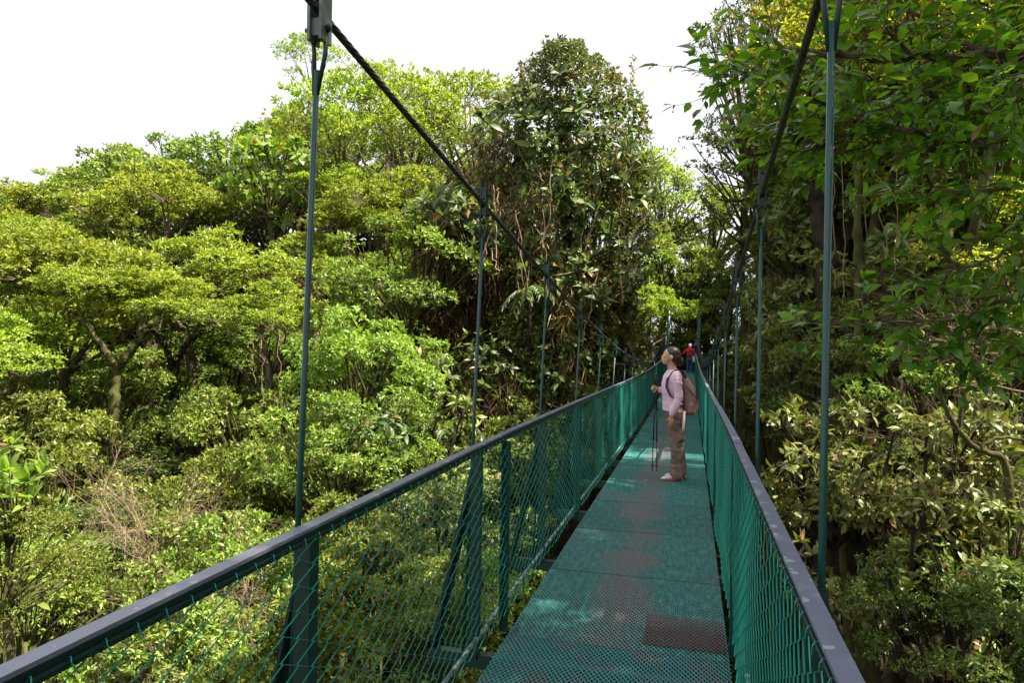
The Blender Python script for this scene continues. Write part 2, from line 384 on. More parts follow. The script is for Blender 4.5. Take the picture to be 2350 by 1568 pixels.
def ground(x, y):
    z = ztop(x, y) - np.interp(math.hypot(x, y), [0, 10, 25, 60], [9, 8, 10, 13])
    z = max(z, -15 + 1.2 * math.sin(x * .21) * math.cos(y * .17))
    z += .5 * math.sin(x * .6 + y * .3) + .3 * math.sin(y * 1.1 - x * .4)
    # bridge corridor: open ravine, landing at the far end and behind the camera
    c = 1 - smooth(3, 7, abs(x + .4))
    low = -12 + 12 * smooth(31, 38, y) + 12 * (1 - smooth(-8, -2.0, y))
    low = min(low, -0.45)
    return z * (1 - c) + low * c if c > 0 else z
def make_terrain():
    xs = np.concatenate([np.linspace(-400, -70, 12), np.linspace(-64, 60, 94), np.linspace(70, 400, 12)])
    ys = np.concatenate([np.linspace(-400, -50, 10), np.linspace(-44, 80, 94), np.linspace(90, 400, 12)])
    V = []
    for y in ys:
        for x in xs: V.append((x, y, ground(x, y)))
    n = len(xs); F = [(j*n+i, j*n+i+1, (j+1)*n+i+1, (j+1)*n+i) for j in range(len(ys)-1) for i in range(n-1)]
    me = bpy.data.meshes.new('ground'); me.from_pydata(V, [], F); me.update()
    me.polygons.foreach_set('use_smooth', [True] * len(F))
    tag(link('ground', me, M['soil']), kind='structure')
make_terrain()

# undergrowth over the forest floor (nobody could count it)
def undergrowth():
    global rng; rng = np.random.default_rng(99)
    n = 26000; a = rng.uniform(-1.25, 1.25, n) ; r = 5 + 50 * rng.uniform(0, 1, n) ** 0.9
    x = r * np.sin(a); y = r * np.cos(a)
    keep = ~((np.abs(x + .4) < 1.8) & (y > 30)); x = x[keep]; y = y[keep]
    z = np.array([ground(p, q) for p, q in zip(x, y)])
    c = np.stack([x, y, z + rng.uniform(0, 1.1, len(x))], 1)
    v, t, q = rosettes(c, unit(np.array([0, 0, 1.]) + rng.normal(size=c.shape) * .35), 6, .42, .15, False, 1.0, .3)
    tag(link('undergrowth', npmesh('undergrowth', v, t, q), M['dark']), 'low leafy undergrowth covering the shaded forest floor', 'undergrowth', kind='stuff')
undergrowth()

# ------------------------------------------------------------------ trees
TREES = 0
def trunk_mesh(base, top, r0, r1, seed, mossy=False):
    r_ = random.Random(seed); mb = MB(); n = 9; pts = []; rad = []
    for k in range(n + 1):
        t = k / n; p = base.lerp(top, t)
        w = math.sin(t * math.pi) * .06 * (top - base).length
        p = p + Vector((math.sin(t * 4 + seed) * w * .6, math.cos(t * 3.1 + seed * 2) * w * .6, 0))
        pts.append(p); rad.append((r0 + (r1 - r0) * t) * (1 + .12 * r_.uniform(-1, 1)) * (1.5 - .5 * min(1, t * 6)))
    pts[-1] = top
    mb.tube(pts, rad, 9)
    return mb.mesh('trunk', True)
SPECIES = {
 'U': ('rainforest_tree', 'tree', 'umbrella'), 'S': ('rainforest_tree', 'tree', 'umbrella'), 'B': ('rainforest_tree', 'tree', 'bushy'),
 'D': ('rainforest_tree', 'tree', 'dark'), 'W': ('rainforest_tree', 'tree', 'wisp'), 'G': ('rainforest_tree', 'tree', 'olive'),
 'L': ('rainforest_tree', 'tree', 'light'), 'F': ('rainforest_tree', 'tree', 'light'), 'Y': ('rainforest_tree', 'tree', 'gold')}
MATMESH = {}
def with_mat(me, mk):
    key = (me.name, mk)
    if key not in MATMESH:
        c = me.copy(); c.materials.clear(); c.materials.append(M[mk]); MATMESH[key] = c
    return MATMESH[key]
def tree(c, R, kind, label, group, mk=None, trunk_r=None, bark='bark', zs=1.0, base=None, name=None):
    global TREES; TREES += 1; s = TREES
    mesh_kind = {'D': 'B', 'Y': 'B', 'F': 'B'}.get(kind, kind)
    cm, bm = CR_[mesh_kind][s % len(CR_[mesh_kind])]; k = R / BASE_R[mesh_kind]
    nm, cat, mat = SPECIES[kind]; mk = mk or mat
    c = Vector(c); r_ = random.Random(s)
    if -3 < c.y < 38.5 and c.z + R > -.8 and c.z - R * zs < 4.5:
        need = R * 1.22 + 1.15
        if abs(c.x + .4) < need: c.x = -.4 + math.copysign(need, c.x + .4)
    if -3 < c.y < 38.5 and abs(c.x + .4) < 2.6: c.x = -.4 + math.copysign(2.6, c.x + .4)
    if base is None:
        bx, by = c.x + r_.uniform(-.6, .6), c.y + r_.uniform(-.6, .6); gz = 0
        if -3 < by < 39 and abs(bx + .4) < 2.5: bx = -.4 + math.copysign(2.5, bx + .4)
        gz = ground(bx, by)
        if gz > c.z - R * 1.1 - .5: gz = c.z - R * 1.1 - .5
        base = Vector((bx, by, gz - .1))
    e = empty(name or nm, base); tag(e, label, cat, group)
    rz = r_.uniform(0, 6.28)
    o = link('crown', with_mat(cm, mk), None, e); o.location = c - base; o.scale = (k, k, k * zs); o.rotation_euler = (r_.uniform(-.12, .12), r_.uniform(-.12, .12), rz)
    o2 = link('branches', with_mat(bm, bark), None, e); o2.location = o.location; o2.scale = o.scale; o2.rotation_euler = o.rotation_euler
    forkz = {'U': -1.5 * 1.3, 'S': -2.2 * 1.3}.get(mesh_kind, -BASE_R[mesh_kind] * .8) * k * zs
    tr = trunk_r or .045 * R + .03
    tm = trunk_mesh(Vector((0, 0, 0)), c - base + Vector((0, 0, forkz * .97)), tr * 1.5, tr * .75, s)
    link('trunk', tm, M[bark], e)
    return e

HAND = [
 # u, v, depth, R, kind, label
 (160, 415, 80, 4, 'U', 'pale distant umbrella tree poking above the left skyline'),
 (60, 520, 46, 5, 'U', 'spreading tree on the left skyline with a brown branching underside'),
 (100, 590, 34, 4.4, 'U', 'wide yellow-green tree at the left edge below the skyline trees'),
 (370, 480, 31, 4.2, 'U', 'flat-topped yellow-green tree below the bushy skyline crowns, left of the dark hollow'),
 (430, 640, 24, 3.7, 'U', 'broad sunlit umbrella tree, the largest bright crown of the left slope'),
 (150, 670, 22, 3.6, 'U', 'bright umbrella tree left of the forked mossy trunk'),
 (30, 800, 19, 2.6, 'U', 'bright layered tree cut by the left picture edge at mid height'),
 (620, 740, 20, 2.4, 'U', 'small umbrella crown just left of the nearest left hanger rod'),
 (730, 620, 26, 2.8, 'U', 'umbrella crown directly behind the nearest left hanger rod'),
 (620, 500, 37, 4, 'D', 'dark shaded tree in the hollow under the big-leaved bright crown'),
 (620, 400, 33, 2.9, 'L', 'bright big-leaved tree high on the slope left of the nearest hanger'),
 (300, 445, 43, 4.0, 'B', 'rounded bushy tree on the skyline at left, first of its row'),
 (420, 420, 42, 3.5, 'B', 'bushy skyline tree between the rounded one and the leafy peak'),
 (545, 372, 41, 3.1, 'B', 'bushy peak on the skyline left of the tall airy trees'),
 (650, 330, 44, 3.2, 'U', 'pale feathery crown behind the skyline left of the nearest hanger'),
 (800, 285, 35, 4.4, 'S', 'tall airy tree under the inclined cable with sky between its leaves'),
 (950, 262, 36, 4.4, 'S', 'tall airy skyline tree right of the inclined cable'),
 (1090, 275, 37, 4.4, 'S', 'tall airy skyline tree touching the vine-covered tree'),
 (690, 320, 38, 3.6, 'S', 'airy skyline tree just left of the nearest hanger rod'),
 (880, 340, 33, 3.6, 'S', 'lower airy crown under the inclined cable with bare limbs showing'),
 (1010, 330, 34, 3.2, 'S', 'airy crown above the second left hanger with white sky through it'),
 (712, 130, 40, 2.3, 'S', 'wispy tall tree rising beside the uppermost cable clamp'),
 (880, 185, 42, 2.2, 'S', 'wispy treetop poking over the airy skyline crowns'),
 (930, 490, 28, 3.6, 'U', 'bright umbrella tree left of the second left hanger'),
 (1030, 520, 26, 2.8, 'U', 'bright umbrella tree touching the top of the second left hanger'),
 (840, 540, 28, 2.8, 'U', 'umbrella crown between the first two left hangers, upper row'),
 (800, 450, 33, 3.0, 'U', 'umbrella crown high between the first two left hangers'),
 (960, 640, 19, 2.3, 'B', 'leafy green tree low between the first two left hangers'),
 (860, 700, 21, 2.4, 'B', 'leafy green tree right of the nearest left hanger at mid height'),
 (830, 870, 15, 1.9, 'F', 'fresh green leafy tree right of the nearest left hanger'),
 (800, 1060, 12.5, 1.7, 'B', 'sunlit green shrub behind the left handrail by the first hanger'),
 (110, 900, 24, 3, 'D', 'shaded tree under the bright umbrella trees at the left edge'),
 (60, 1020, 18, 2.2, 'B', 'mid-green tree above the big-leaved rosette plant at the left edge'),
 (220, 960, 21, 2.4, 'B', 'mid-green tree below the forked mossy trunk'),
 (470, 900, 25, 3, 'D', 'shaded tree behind the dark leaning trunk on the left slope'),
 (560, 1010, 18, 1.9, 'B', 'pale green rounded shrub between the dark trunk and the first hanger'),
 (440, 1030, 21, 2.1, 'D', 'dark shrub left of the pale rounded shrub'),
 (660, 950, 20, 2.2, 'D', 'shaded tree immediately left of the nearest hanger rod'),
 (500, 1170, 13.5, 1.7, 'B', 'viny bright shrub right of the dry twiggy shrub'),
 (20, 1290, 5.9, .62, 'B', 'low bush under the big-leaved rosette plant at the left edge'),
 (150, 1180, 14, 1.9, 'B', 'green shrub right of the big-leaved rosette plant'),
 (640, 1120, 14, 1.5, 'B', 'green shrub just left of the first hanger above the handrail'),
 (60, 1400, 9.5, 1.3, 'B', 'yellowish bush above the handrail near the left bottom corner'),
 (300, 1330, 11, 1.5, 'B', 'bush above the left handrail below the dry twiggy shrub'),
 (520, 1330, 10.5, 1.4, 'B', 'bush behind the left handrail near the first fence post'),
 (180, 1300, 12, 1.5, 'D', 'dark bush in the shade below the left-edge rosette plant'),
 (930, 1080, 13.5, 1.9, 'G', 'drooping-leaved tree behind the handrail below the dark hollow'),
 (860, 1330, 9.5, 1.3, 'B', 'fine-leaved bush seen through the wire mesh right of the first posts'),
 (1010, 1260, 10.5, 1.4, 'D', 'dark bush seen through the wire mesh before the second posts'),
 (640, 1480, 8, 1.1, 'B', 'bush seen through the wire mesh at the bottom left of the first posts'),
 (400, 1500, 8.5, 1.2, 'B', 'fine-leaved bush seen through the nearest wire mesh'),
 (1030, 1480, 8.5, 1.1, 'B', 'bush below the second pair of fence posts'),
 (1060, 720, 24, 2.4, 'B', 'leafy tree left of the vine-covered tree behind the second hanger'),
 (1200, 1060, 17, 1.8, 'B', 'shrub below the left fence past the second hanger'),
 (1180, 1390, 10, 1.0, 'F', 'fresh green bush glimpsed between fence and deck edge'),
 (100, 600, 50, 4.5, 'D', 'dark tree behind the skyline at far left'),
 (260, 590, 48, 4.5, 'D', 'dark tree behind the umbrella trees, left of the middle of the slope'),
 (500, 560, 44, 4.0, 'D', 'dark tree behind the umbrella crowns in the middle of the slope'),
 (780, 470, 46, 4.5, 'B', 'green tree behind the first two left hangers, upper slope'),
 (980, 440, 46, 4.5, 'B', 'green tree behind the second left hanger, upper slope'),
 (60, 760, 40, 4.5, 'D', 'dark tree in the shade behind the left-edge umbrella trees'),
 (700, 420, 46, 4.0, 'B', 'green tree behind the airy crowns left of the first hanger'),
 # far end
 (1560, 640, 46, 4.2, 'B', 'leafy tree over the far end of the bridge, left of the walkers'),
 (1500, 720, 40, 3.2, 'U', 'sunlit tree at the far bank between the vine-covered tree and the walkers'),
 (1630, 520, 50, 4.5, 'B', 'tall green tree on the far bank above the bridge end'),
 (1650, 700, 44, 3, 'B', 'sunlit tree on the far bank right of the bridge end'),
 (1540, 480, 52, 4.0, 'B', 'sunlit tree in the gap between the vine-covered tree and the grey-leaved tree'),
 (1480, 620, 44, 3.2, 'B', 'leafy tree half hidden behind the vine-covered tree'),
 (1730, 190, 24, 3.2, 'W', 'tall grey-leaved tree against the sky left of the right cable'),
 (1640, 300, 28, 2.2, 'W', 'sparse grey-leaved tree top beside the open sky'),
 (1760, 380, 22, 2.3, 'W', 'grey-leaved tree behind the right cable clamp'),
 (1660, 80, 27, 1.8, 'W', 'sparse grey-leaved treetop at the upper edge next to the sky'),
 (1575, 755, 46, 3.0, 'B', 'sunlit bush closing the view straight behind the far walkers'),
 (1500, 800, 43, 2.6, 'B', 'green bush at the far bank just left of the bridge end'),
 (1650, 790, 43, 2.4, 'B', 'sunlit bush at the far bank just right of the bridge end'),
 (1600, 690, 54, 3.6, 'B', 'green tree towering behind the far walkers'),
 (1450, 700, 50, 4.0, 'B', 'green tree of the far bank hidden behind the vine-covered tree'),
 (1560, 830, 50, 2.6, 'D', 'low dark bush behind the far landing'),
 # right bank
 (1730, 560, 24, 2.8, 'B', 'green tree left of the second right hanger'),
 (1790, 620, 17, 1.9, 'G', 'olive tree between the first two right hangers, middle height'),
 (1850, 760, 14, 1.5, 'G', 'olive shrub left of the nearest right hanger, middle height'),
 (1960, 800, 12.5, 1.3, 'B', 'green leafy shrub between the two dark trunks on the right'),
 (2090, 900, 10.5, 1.1, 'B', 'green leafy shrub left of the crooked bare branch'),
 (1800, 820, 17, 1.4, 'B', 'green shrub behind the second right hanger above the handrail'),
 (2230, 830, 11.5, 1.3, 'G', 'olive shrub at the right edge under the glossy leaves'),
 (1840, 330, 16, 1.9, 'B', 'green tree right of the right cable under the glossy branch'),
 (1960, 480, 14, 1.6, 'B', 'green tree behind the slender mossy stem'),
 (1840, 500, 17, 2.2, 'B', 'tall green tree between the first two right hangers'),
 (1780, 700, 19, 2.1, 'G', 'olive tree behind the second right hanger'),
 (2010, 620, 14, 2.3, 'G', 'sunlit olive tree under the glossy overhanging branch'),
 (2230, 600, 12, 2.0, 'Y', 'golden-leaved tree under the glossy branch at the right edge'),
 (2160, 760, 12.5, 1.9, 'G', 'olive tree below the golden-leaved one'),
 (1960, 1090, 9.8, 1.4, 'G', 'olive shrub right of the nearest right hanger, middle height'),
 (2150, 1120, 9, 1.4, 'G', 'olive shrub at the right edge, middle height'),
 (1810, 930, 15, 1.7, 'G', 'olive shrub between the first two right hangers above the handrail'),
 (2060, 1300, 8.2, 1.3, 'G', 'large-leaved olive shrub in the lower right, nearest the handrail'),
 (2270, 1330, 7.6, 1.2, 'G', 'olive shrub near the lower right corner'),
 (1860, 1130, 11, 1.2, 'G', 'olive shrub behind the foot of the nearest right hanger'),
 (2290, 930, 10.5, 1.3, 'G', 'olive shrub below the bare crooked branch at the right edge'),
 (2180, 1500, 7, 1.1, 'D', 'dark shrub in the bottom right corner'),
 (1700, 800, 26, 2.4, 'G', 'olive tree beyond the third right hanger'),
 (2290, 50, 10.5, 2.0, 'Y', 'golden sunlit tree in the top right corner behind the glossy leaves'),
 (2020, 40, 13, 2.3, 'Y', 'golden sunlit tree at the top edge right of the nearest right hanger'),
 (2150, 110, 11.5, 2.3, 'Y', 'golden sunlit tree behind the overhanging branch at the top right'),
 (2000, 330, 15, 2.4, 'B', 'green tree behind the overhanging glossy branch'),
 (2280, 340, 12, 2.2, 'B', 'mid green tree at the right edge behind the glossy branch'),
 (1880, 120, 17, 2.2, 'Y', 'golden tree behind the right cable at the top'),
]
for (u, v, d, R, kd, lab) in HAND:
    grp = {'U': 'umbrella trees', 'S': 'airy skyline trees', 'B': 'bushy green trees', 'D': 'dark shaded trees', 'W': 'grey-leaved trees', 'G': 'olive-leaved trees', 'L': 'fresh green trees', 'F': 'fresh green trees', 'Y': 'golden-leaved trees'}[kd]
    bark = 'bark_dark' if kd in 'DG' else ('bark' if kd in 'US' else 'bark_moss')
    tree(P(u, v, d), R, kd, lab, grp, bark=bark, zs=(.9 if kd == 'U' else 1))

# the rest of the forest, on a loose grid over the slopes
def filler():
    r_ = random.Random(5); cand = []
    for ring in range(40):
        r = 7.5 * 1.1 ** ring
        if r > 52: break
        step = (1.6 + r * .1) * 1.15; n = int(2.9 * r / step)
        for j in range(n):
            a = -1.45 + 2.9 * (j + r_.uniform(.1, .9)) / n; rr = r * r_.uniform(.95, 1.05)
            x, y = rr * math.sin(a), rr * math.cos(a); u = view_u(x, y)
            if u < -350 or u > 2750: continue
            R = min(4.2, 1.0 + r * .085) * r_.uniform(.85, 1.15)
            if abs(x + .4) < R + 1.6 and y < 41: continue
            z = ztop(x, y) - R * .9 - r_.uniform(-.2, .7 + rr * .055)
            if 1500 < u < 1600 and r > 38: z -= 2
            if y > 34 and -1 < x < 16: continue
            if u > 1650: kd = r_.choice('GGDGDB'); z -= .5
            elif r > 20: kd = r_.choice('UUUBUDS' if r > 32 else 'UUBUBD')
            else: kd = r_.choice('BBDGB')
            v = 784 - F_PX * (z - 1.6) / (x * FW.x + y * FW.y)
            cand.append((x, y, z, R, kd, u, v, rr))
    col = [(-9999, 'at the left picture edge'), (170, 'in the left part of the slope'), (400, 'in the middle of the left slope'), (600, 'close to the nearest left hanger'), (800, 'between the first two left hangers'), (1000, 'beside the second left hanger'),
           (1150, 'around the vine-covered tree'), (1450, 'at the far end of the bridge'), (1660, 'beyond the right hangers'), (1860, 'right of the nearest right hanger'), (2100, 'near the right picture edge'), (2350, 'past the right picture edge')]
    bins = {}
    for c in cand:
        where = [t for u0, t in col if c[5] >= u0][-1]
        if c[5] < 0: where = 'past the left picture edge'
        bins.setdefault((c[4], where), []).append(c)
    word = {'U': 'yellow-green umbrella tree', 'S': 'airy umbrella tree', 'B': 'rounded green tree', 'D': 'dark green rounded tree', 'G': 'olive drooping-leaved tree'}
    grp = {'U': 'umbrella trees of the slope', 'S': 'airy trees of the slope', 'B': 'rounded green trees of the slope', 'D': 'dark green trees of the slope', 'G': 'olive trees of the slope'}
    ords = ['first', 'second', 'third', 'fourth', 'fifth', 'sixth', 'seventh', 'eighth', 'ninth', 'tenth', 'eleventh', 'twelfth', 'thirteenth']
    for (kd, where), L in bins.items():
        L.sort(key=lambda c: -c[7])
        for q, (x, y, z, R, kd, u, v, rr) in enumerate(L):
            lab = word[kd] + ' ' + where if len(L) == 1 else word[kd] + ' ' + where + ', ' + (ords[min(q, 12)] + ' from the back' if q < len(L) - 1 else 'the nearest one')
            tree((x, y, z), R, kd, lab, grp[kd], bark='bark_dark' if kd in 'DG' else 'bark_moss', zs=.85)
    print('fillers', len(cand))
filler()
# tall right-bank trees that shade the bridge; rear rows added to thicken the shade
for q, (by, t, dx, R) in enumerate([(-3, 9, 0, 2.9), (0.5, 9.5, .3, 3.0), (4, 9, -.2, 3.1), (7.5, 9.6, .3, 3.0), (15.5, 9.6, .4, 3.0), (18, 9, .1, 3.0), (21.5, 9.5, .4, 3.0), (25, 9, .3, 2.9), (29, 9.3, .2, 2.9), (33, 9, .3, 2.8),
                                    (18, 13.5, 0, 3.2), (25, 13.5, 0, 3.2), (2, 12.5, 0, 2.8), (7.5, 12.5, 0, 2.9), (1, 16, 0, 3.2), (5.5, 16, 0, 3.2), (3, 19, 0, 3.2), (7.5, 19, 0, 3.2)]):
    c = Vector((XM0 + dx, by, 0)) + SDIR * t
    tree(c, R, 'D', 'tall green tree of the right bank overhanging the bridge, ' + ['nearest', 'second', 'third', 'fourth', 'fifth', 'sixth', 'seventh', 'eighth', 'ninth', 'farthest'][q] + ' of its row' if q < 10 else
         'added shade tree behind the row over the right side, ' + ['seventh', 'farthest', 'second', 'sixth', 'nearest', 'fourth', 'third', 'fifth'][q - 10] + ' of them', 'tall shade trees', mk='bushy', bark='bark', zs=.8, base=Vector((c.x + 3.5, c.y + 1, ground(c.x + 3.5, c.y + 1))), trunk_r=.16)

# ------------------------------------------------------------------ bridge
XL, XR, XM = -1.02, 0.25, -0.385
DL, DR = -0.945, 0.215; DM = (DL + DR) / 2
def zdeck(y): return -0.09 * (1 - math.cos(2 * math.pi * y / 36)) + 0.05 * y / 36 + 0.004
def zcable(y):
    # main cable height over the world: high at the towers, low at mid span
    return 1.13 + 0.01242 * abs(y - 18) ** 1.7
RAILH = 1.085
bridge = empty('suspension_bridge', (XM, 18, zdeck(18)))
tag(bridge, 'green steel suspension footbridge with mesh sides and grating deck crossing the ravine', 'bridge')
BO = bridge.location.copy()
def B(mb, name, mat, smooth=False, label=None, parent=None):
    """link a mesh given in world coordinates as a part of the bridge"""
    o = mb.build(name, mat, parent or bridge, smooth)
    o.location = -BO if parent is None else (0, 0, 0)
    if label: o['label'] = label
    return o
Y0, Y1 = -2.8, 38.0
# deck gratings: expanded metal, holes longer along the bridge
def grating_mesh(wid, length, px=.0250, py=.046, sw=.0050, th=.005):
    nx = int(round(wid / px)); ny = int(round(length / py)); px = wid / nx; py = length / ny
    V = []; Q = []
    def strand(a, b):
        d = np.array([b[0]-a[0], b[1]-a[1]]); L = np.hypot(*d); n = np.array([-d[1], d[0]]) / L * sw / 2
        i = len(V)
        V.extend([(a[0]-n[0], a[1]-n[1], 0), (b[0]-n[0], b[1]-n[1], 0), (b[0]+n[0], b[1]+n[1], .0015), (a[0]+n[0], a[1]+n[1], .0015), (b[0]-n[0], b[1]-n[1], -th), (a[0]-n[0], a[1]-n[1], -th)])
        Q.append((i, i+1, i+2, i+3)); Q.append((i, i+5, i+4, i+1))
    for j in range(ny):
        for i in range(nx):
            x = -wid/2 + i * px; y = j * py
            A = (x + px/2, y); Bp = (x + px, y + py/2); C = (x + px/2, y + py); D = (x, y + py/2)
            strand(A, Bp); strand(C, Bp); strand(D, A); strand(D, C)
    me = npmesh('deck_panel', np.array(V), None, np.array(Q))
    return me
PL = 1.18
gm = grating_mesh(DR - DL, PL - .006)
gm.materials.append(M['deck'])
gm_old = gm.copy(); gm_old.materials.clear(); gm_old.materials.append(M['deck_old'])
y = 3.62 - PL * 5; k = 0
while y < Y1:
    me = gm_old if 3.62 - PL - .01 < y < 3.60 else gm
    o = bpy.data.objects.new('deck_panel', me); COL.objects.link(o); o.parent = bridge
    z0, z1 = zdeck(y), zdeck(y + PL)
    o.location = Vector((DM, y, z0 + (.002 if me is gm_old else 0))) - BO; o.rotation_euler = (math.atan2(z1 - z0, PL), rnd.uniform(-.002, .002), 0)
    mb = MB(); mb.bar((DL, y, z0 - .004), (DR, y, z0 - .004), .006, .012)
    B(mb, 'seam_bar', M['steel_dark']); y += PL; k += 1
gp = grating_mesh(.43, .46); gp.materials.append(M['deck_maroon'])
o = bpy.data.objects.new('grating_patch', gp); COL.objects.link(o); o.parent = bridge; o['label'] = 'dark maroon grating patch in the deck'
o.location = Vector((DR - .225, 3.70, zdeck(3.9) + .012)) - BO; o.rotation_euler = (-.03, 0, 0)
mb = MB(); mb.box((XM + .05, 31.2, zdeck(31.2) + .012), (1.1, .9, .01)); B(mb, 'threshold_plate', M['rust'], label='rusty orange plate across the far deck')
# understructure
HY = [1.77 + 1.64 * i for i in range(-2, 22)]
HY = [h for h in HY if h < Y1 - 1]
for h in HY:
    mb = MB(); z = zdeck(h) - .06
    mb.box((XM, h, z), (XR - XL + .57, .05, .07)); B(mb, 'crossbeam', M['steel_dark'])
for x in (DL + .04, DM, DR - .04):
    mb = MB(); mb.tube([(x, yy, zdeck(yy) - .028) for yy in np.linspace(Y0, Y1, 30)], .009, 6); B(mb, 'deck_cable', M['cable'])
# handrails: sections between joints, each with a mesh panel and a post
J = [3.80 + 2.65 * i for i in range(0, 13)] + [Y1]
def mesh_panel(L, H, side):
    """woven chain link, zigzag wires, in the plane x=0 from z=0 to H"""
    p = .072; n = int(L / (p / 1)); p = L / n; m = int(round(H / p)); q = H / m
    V = []; Q = []; T = []
    r = .0021
    def seg_chain(pts):
        i0 = len(V)
        for a in pts:
            for j in range(3):
                t = 2 * math.pi * j / 3 + .5
                V.append((a[0] + r * math.cos(t) * 1.2, a[1] + r * math.sin(t), a[2]))
        for k in range(len(pts) - 1):
            for j in range(3):
                a = i0 + k*3 + j; b = i0 + k*3 + (j+1) % 3
                Q.append((a, b, b+3, a+3))
    rr = random.Random(3)
    wob = lambda y_, z_: .006 * math.sin(y_ * 5.1 + z_ * 3) + .004 * math.sin(z_ * 9 + y_ * 2)
    for i in range(n):
        yc = (i + .5) * p; pts = []
        for k in range(2 * m + 1):
            yy = yc + (p * .53 if (k + i) % 2 else -p * .53); zz = k * q / 2
            pts.append((.003 * (1 if (k + i) % 2 else -1) + wob(yy, zz), yy, zz))
        seg_chain(pts)
    return V, Q
def handrail(side):
    X = XL if side < 0 else XR; inn = 1 if side < 0 else -1
    prev = Y0
    for n_, (a, b) in enumerate(zip([Y0] + J[:-1], J)):
        if b - a < .3: continue
        za, zb = zdeck(a) + RAILH, zdeck(b) + RAILH
        jx, jz = ((0, 0), (.003, .002), (-.002, -.001))[n_ % 3]
        rail = MB(); rail.bar((X + jx, a + .005, za + jz), (X + jx, b - .005, zb + jz), .040, .009)
        hr = B(rail, 'handrail', M['rail'])
        s = MB(); s.bar((X - inn * .004, a + .004, za - .023), (X - inn * .004, b - .004, zb - .023), .030, .036)
        s.tube([(X + inn * .017, a, za - .026), (X + inn * .017, b, zb - .026)], .0035, 6)
        B(s, 'rail_channel', M['steel_dark'])
        # mesh
        V, Q = mesh_panel(b - a, 1.0, side)
        V = np.array(V); L = b - a; base_a = zdeck(a) + .055; base_b = zdeck(b) + .055
        V[:, 2] += base_a + (base_b - base_a) * V[:, 1] / L; V[:, 1] += a
        V[:, 0] += X + inn * .018 - inn * (V[:, 2] - base_a) * .0
        tr = MB(); yy = a + .05
        while yy < b - .03 and a < 12:
            if yy > 0:
                zz = za + (zb - za) * (yy - a) / L - .026; c = Vector((X + inn * .017, yy, zz))
                tr.tube([c + Vector((inn * .008 * math.cos(t), .006 * math.sin(t * .5), .009 * math.sin(t))) for t in (0, 1.2, 2.4, 3.6, 4.8, 6.2)] + [c + Vector((inn * .006, .014, -.022))], .0014, 4, False)
            yy += .072
        Q = np.array(Q)
        if tr.v: Q = np.concatenate([Q, np.array(tr.f) + len(V)]); V = np.concatenate([V, np.array(tr.v)])
        o = link('wire_mesh', npmesh('wire_mesh', V, None, np.array(Q)), M['wire_green'], bridge); o.location = -BO
        # end post
        z0 = zdeck(b) - .06
        pm = MB(); pm.box((X + inn * .006, b, (z0 + zb - .05) / 2), (.045, .006, zb - z0 - .05)); pm.box((X - inn * .014, b - .021, (z0 + zb - .05) / 2), (.005, .036, zb - z0 - .05))
        B(pm, 'post', M['steel_green'])
        pb = MB(); pb.tube([(X - inn * .03, a, zdeck(a) + .062), (X - inn * .03, b, zdeck(b) + .062)], .011, 8)
        B(pb, 'bottom_pipe', M['lichen_pipe'])
        yy = a + .2
        while yy < min(b, 16):
            if yy > 1:
                bk = MB(); bk.box((X - inn * .03, yy, zdeck(yy)), (.006, .010, .11)); B(bk, 'bracket', M['steel_dark'])
            yy += .42
for s_ in (-1, 1): handrail(s_)
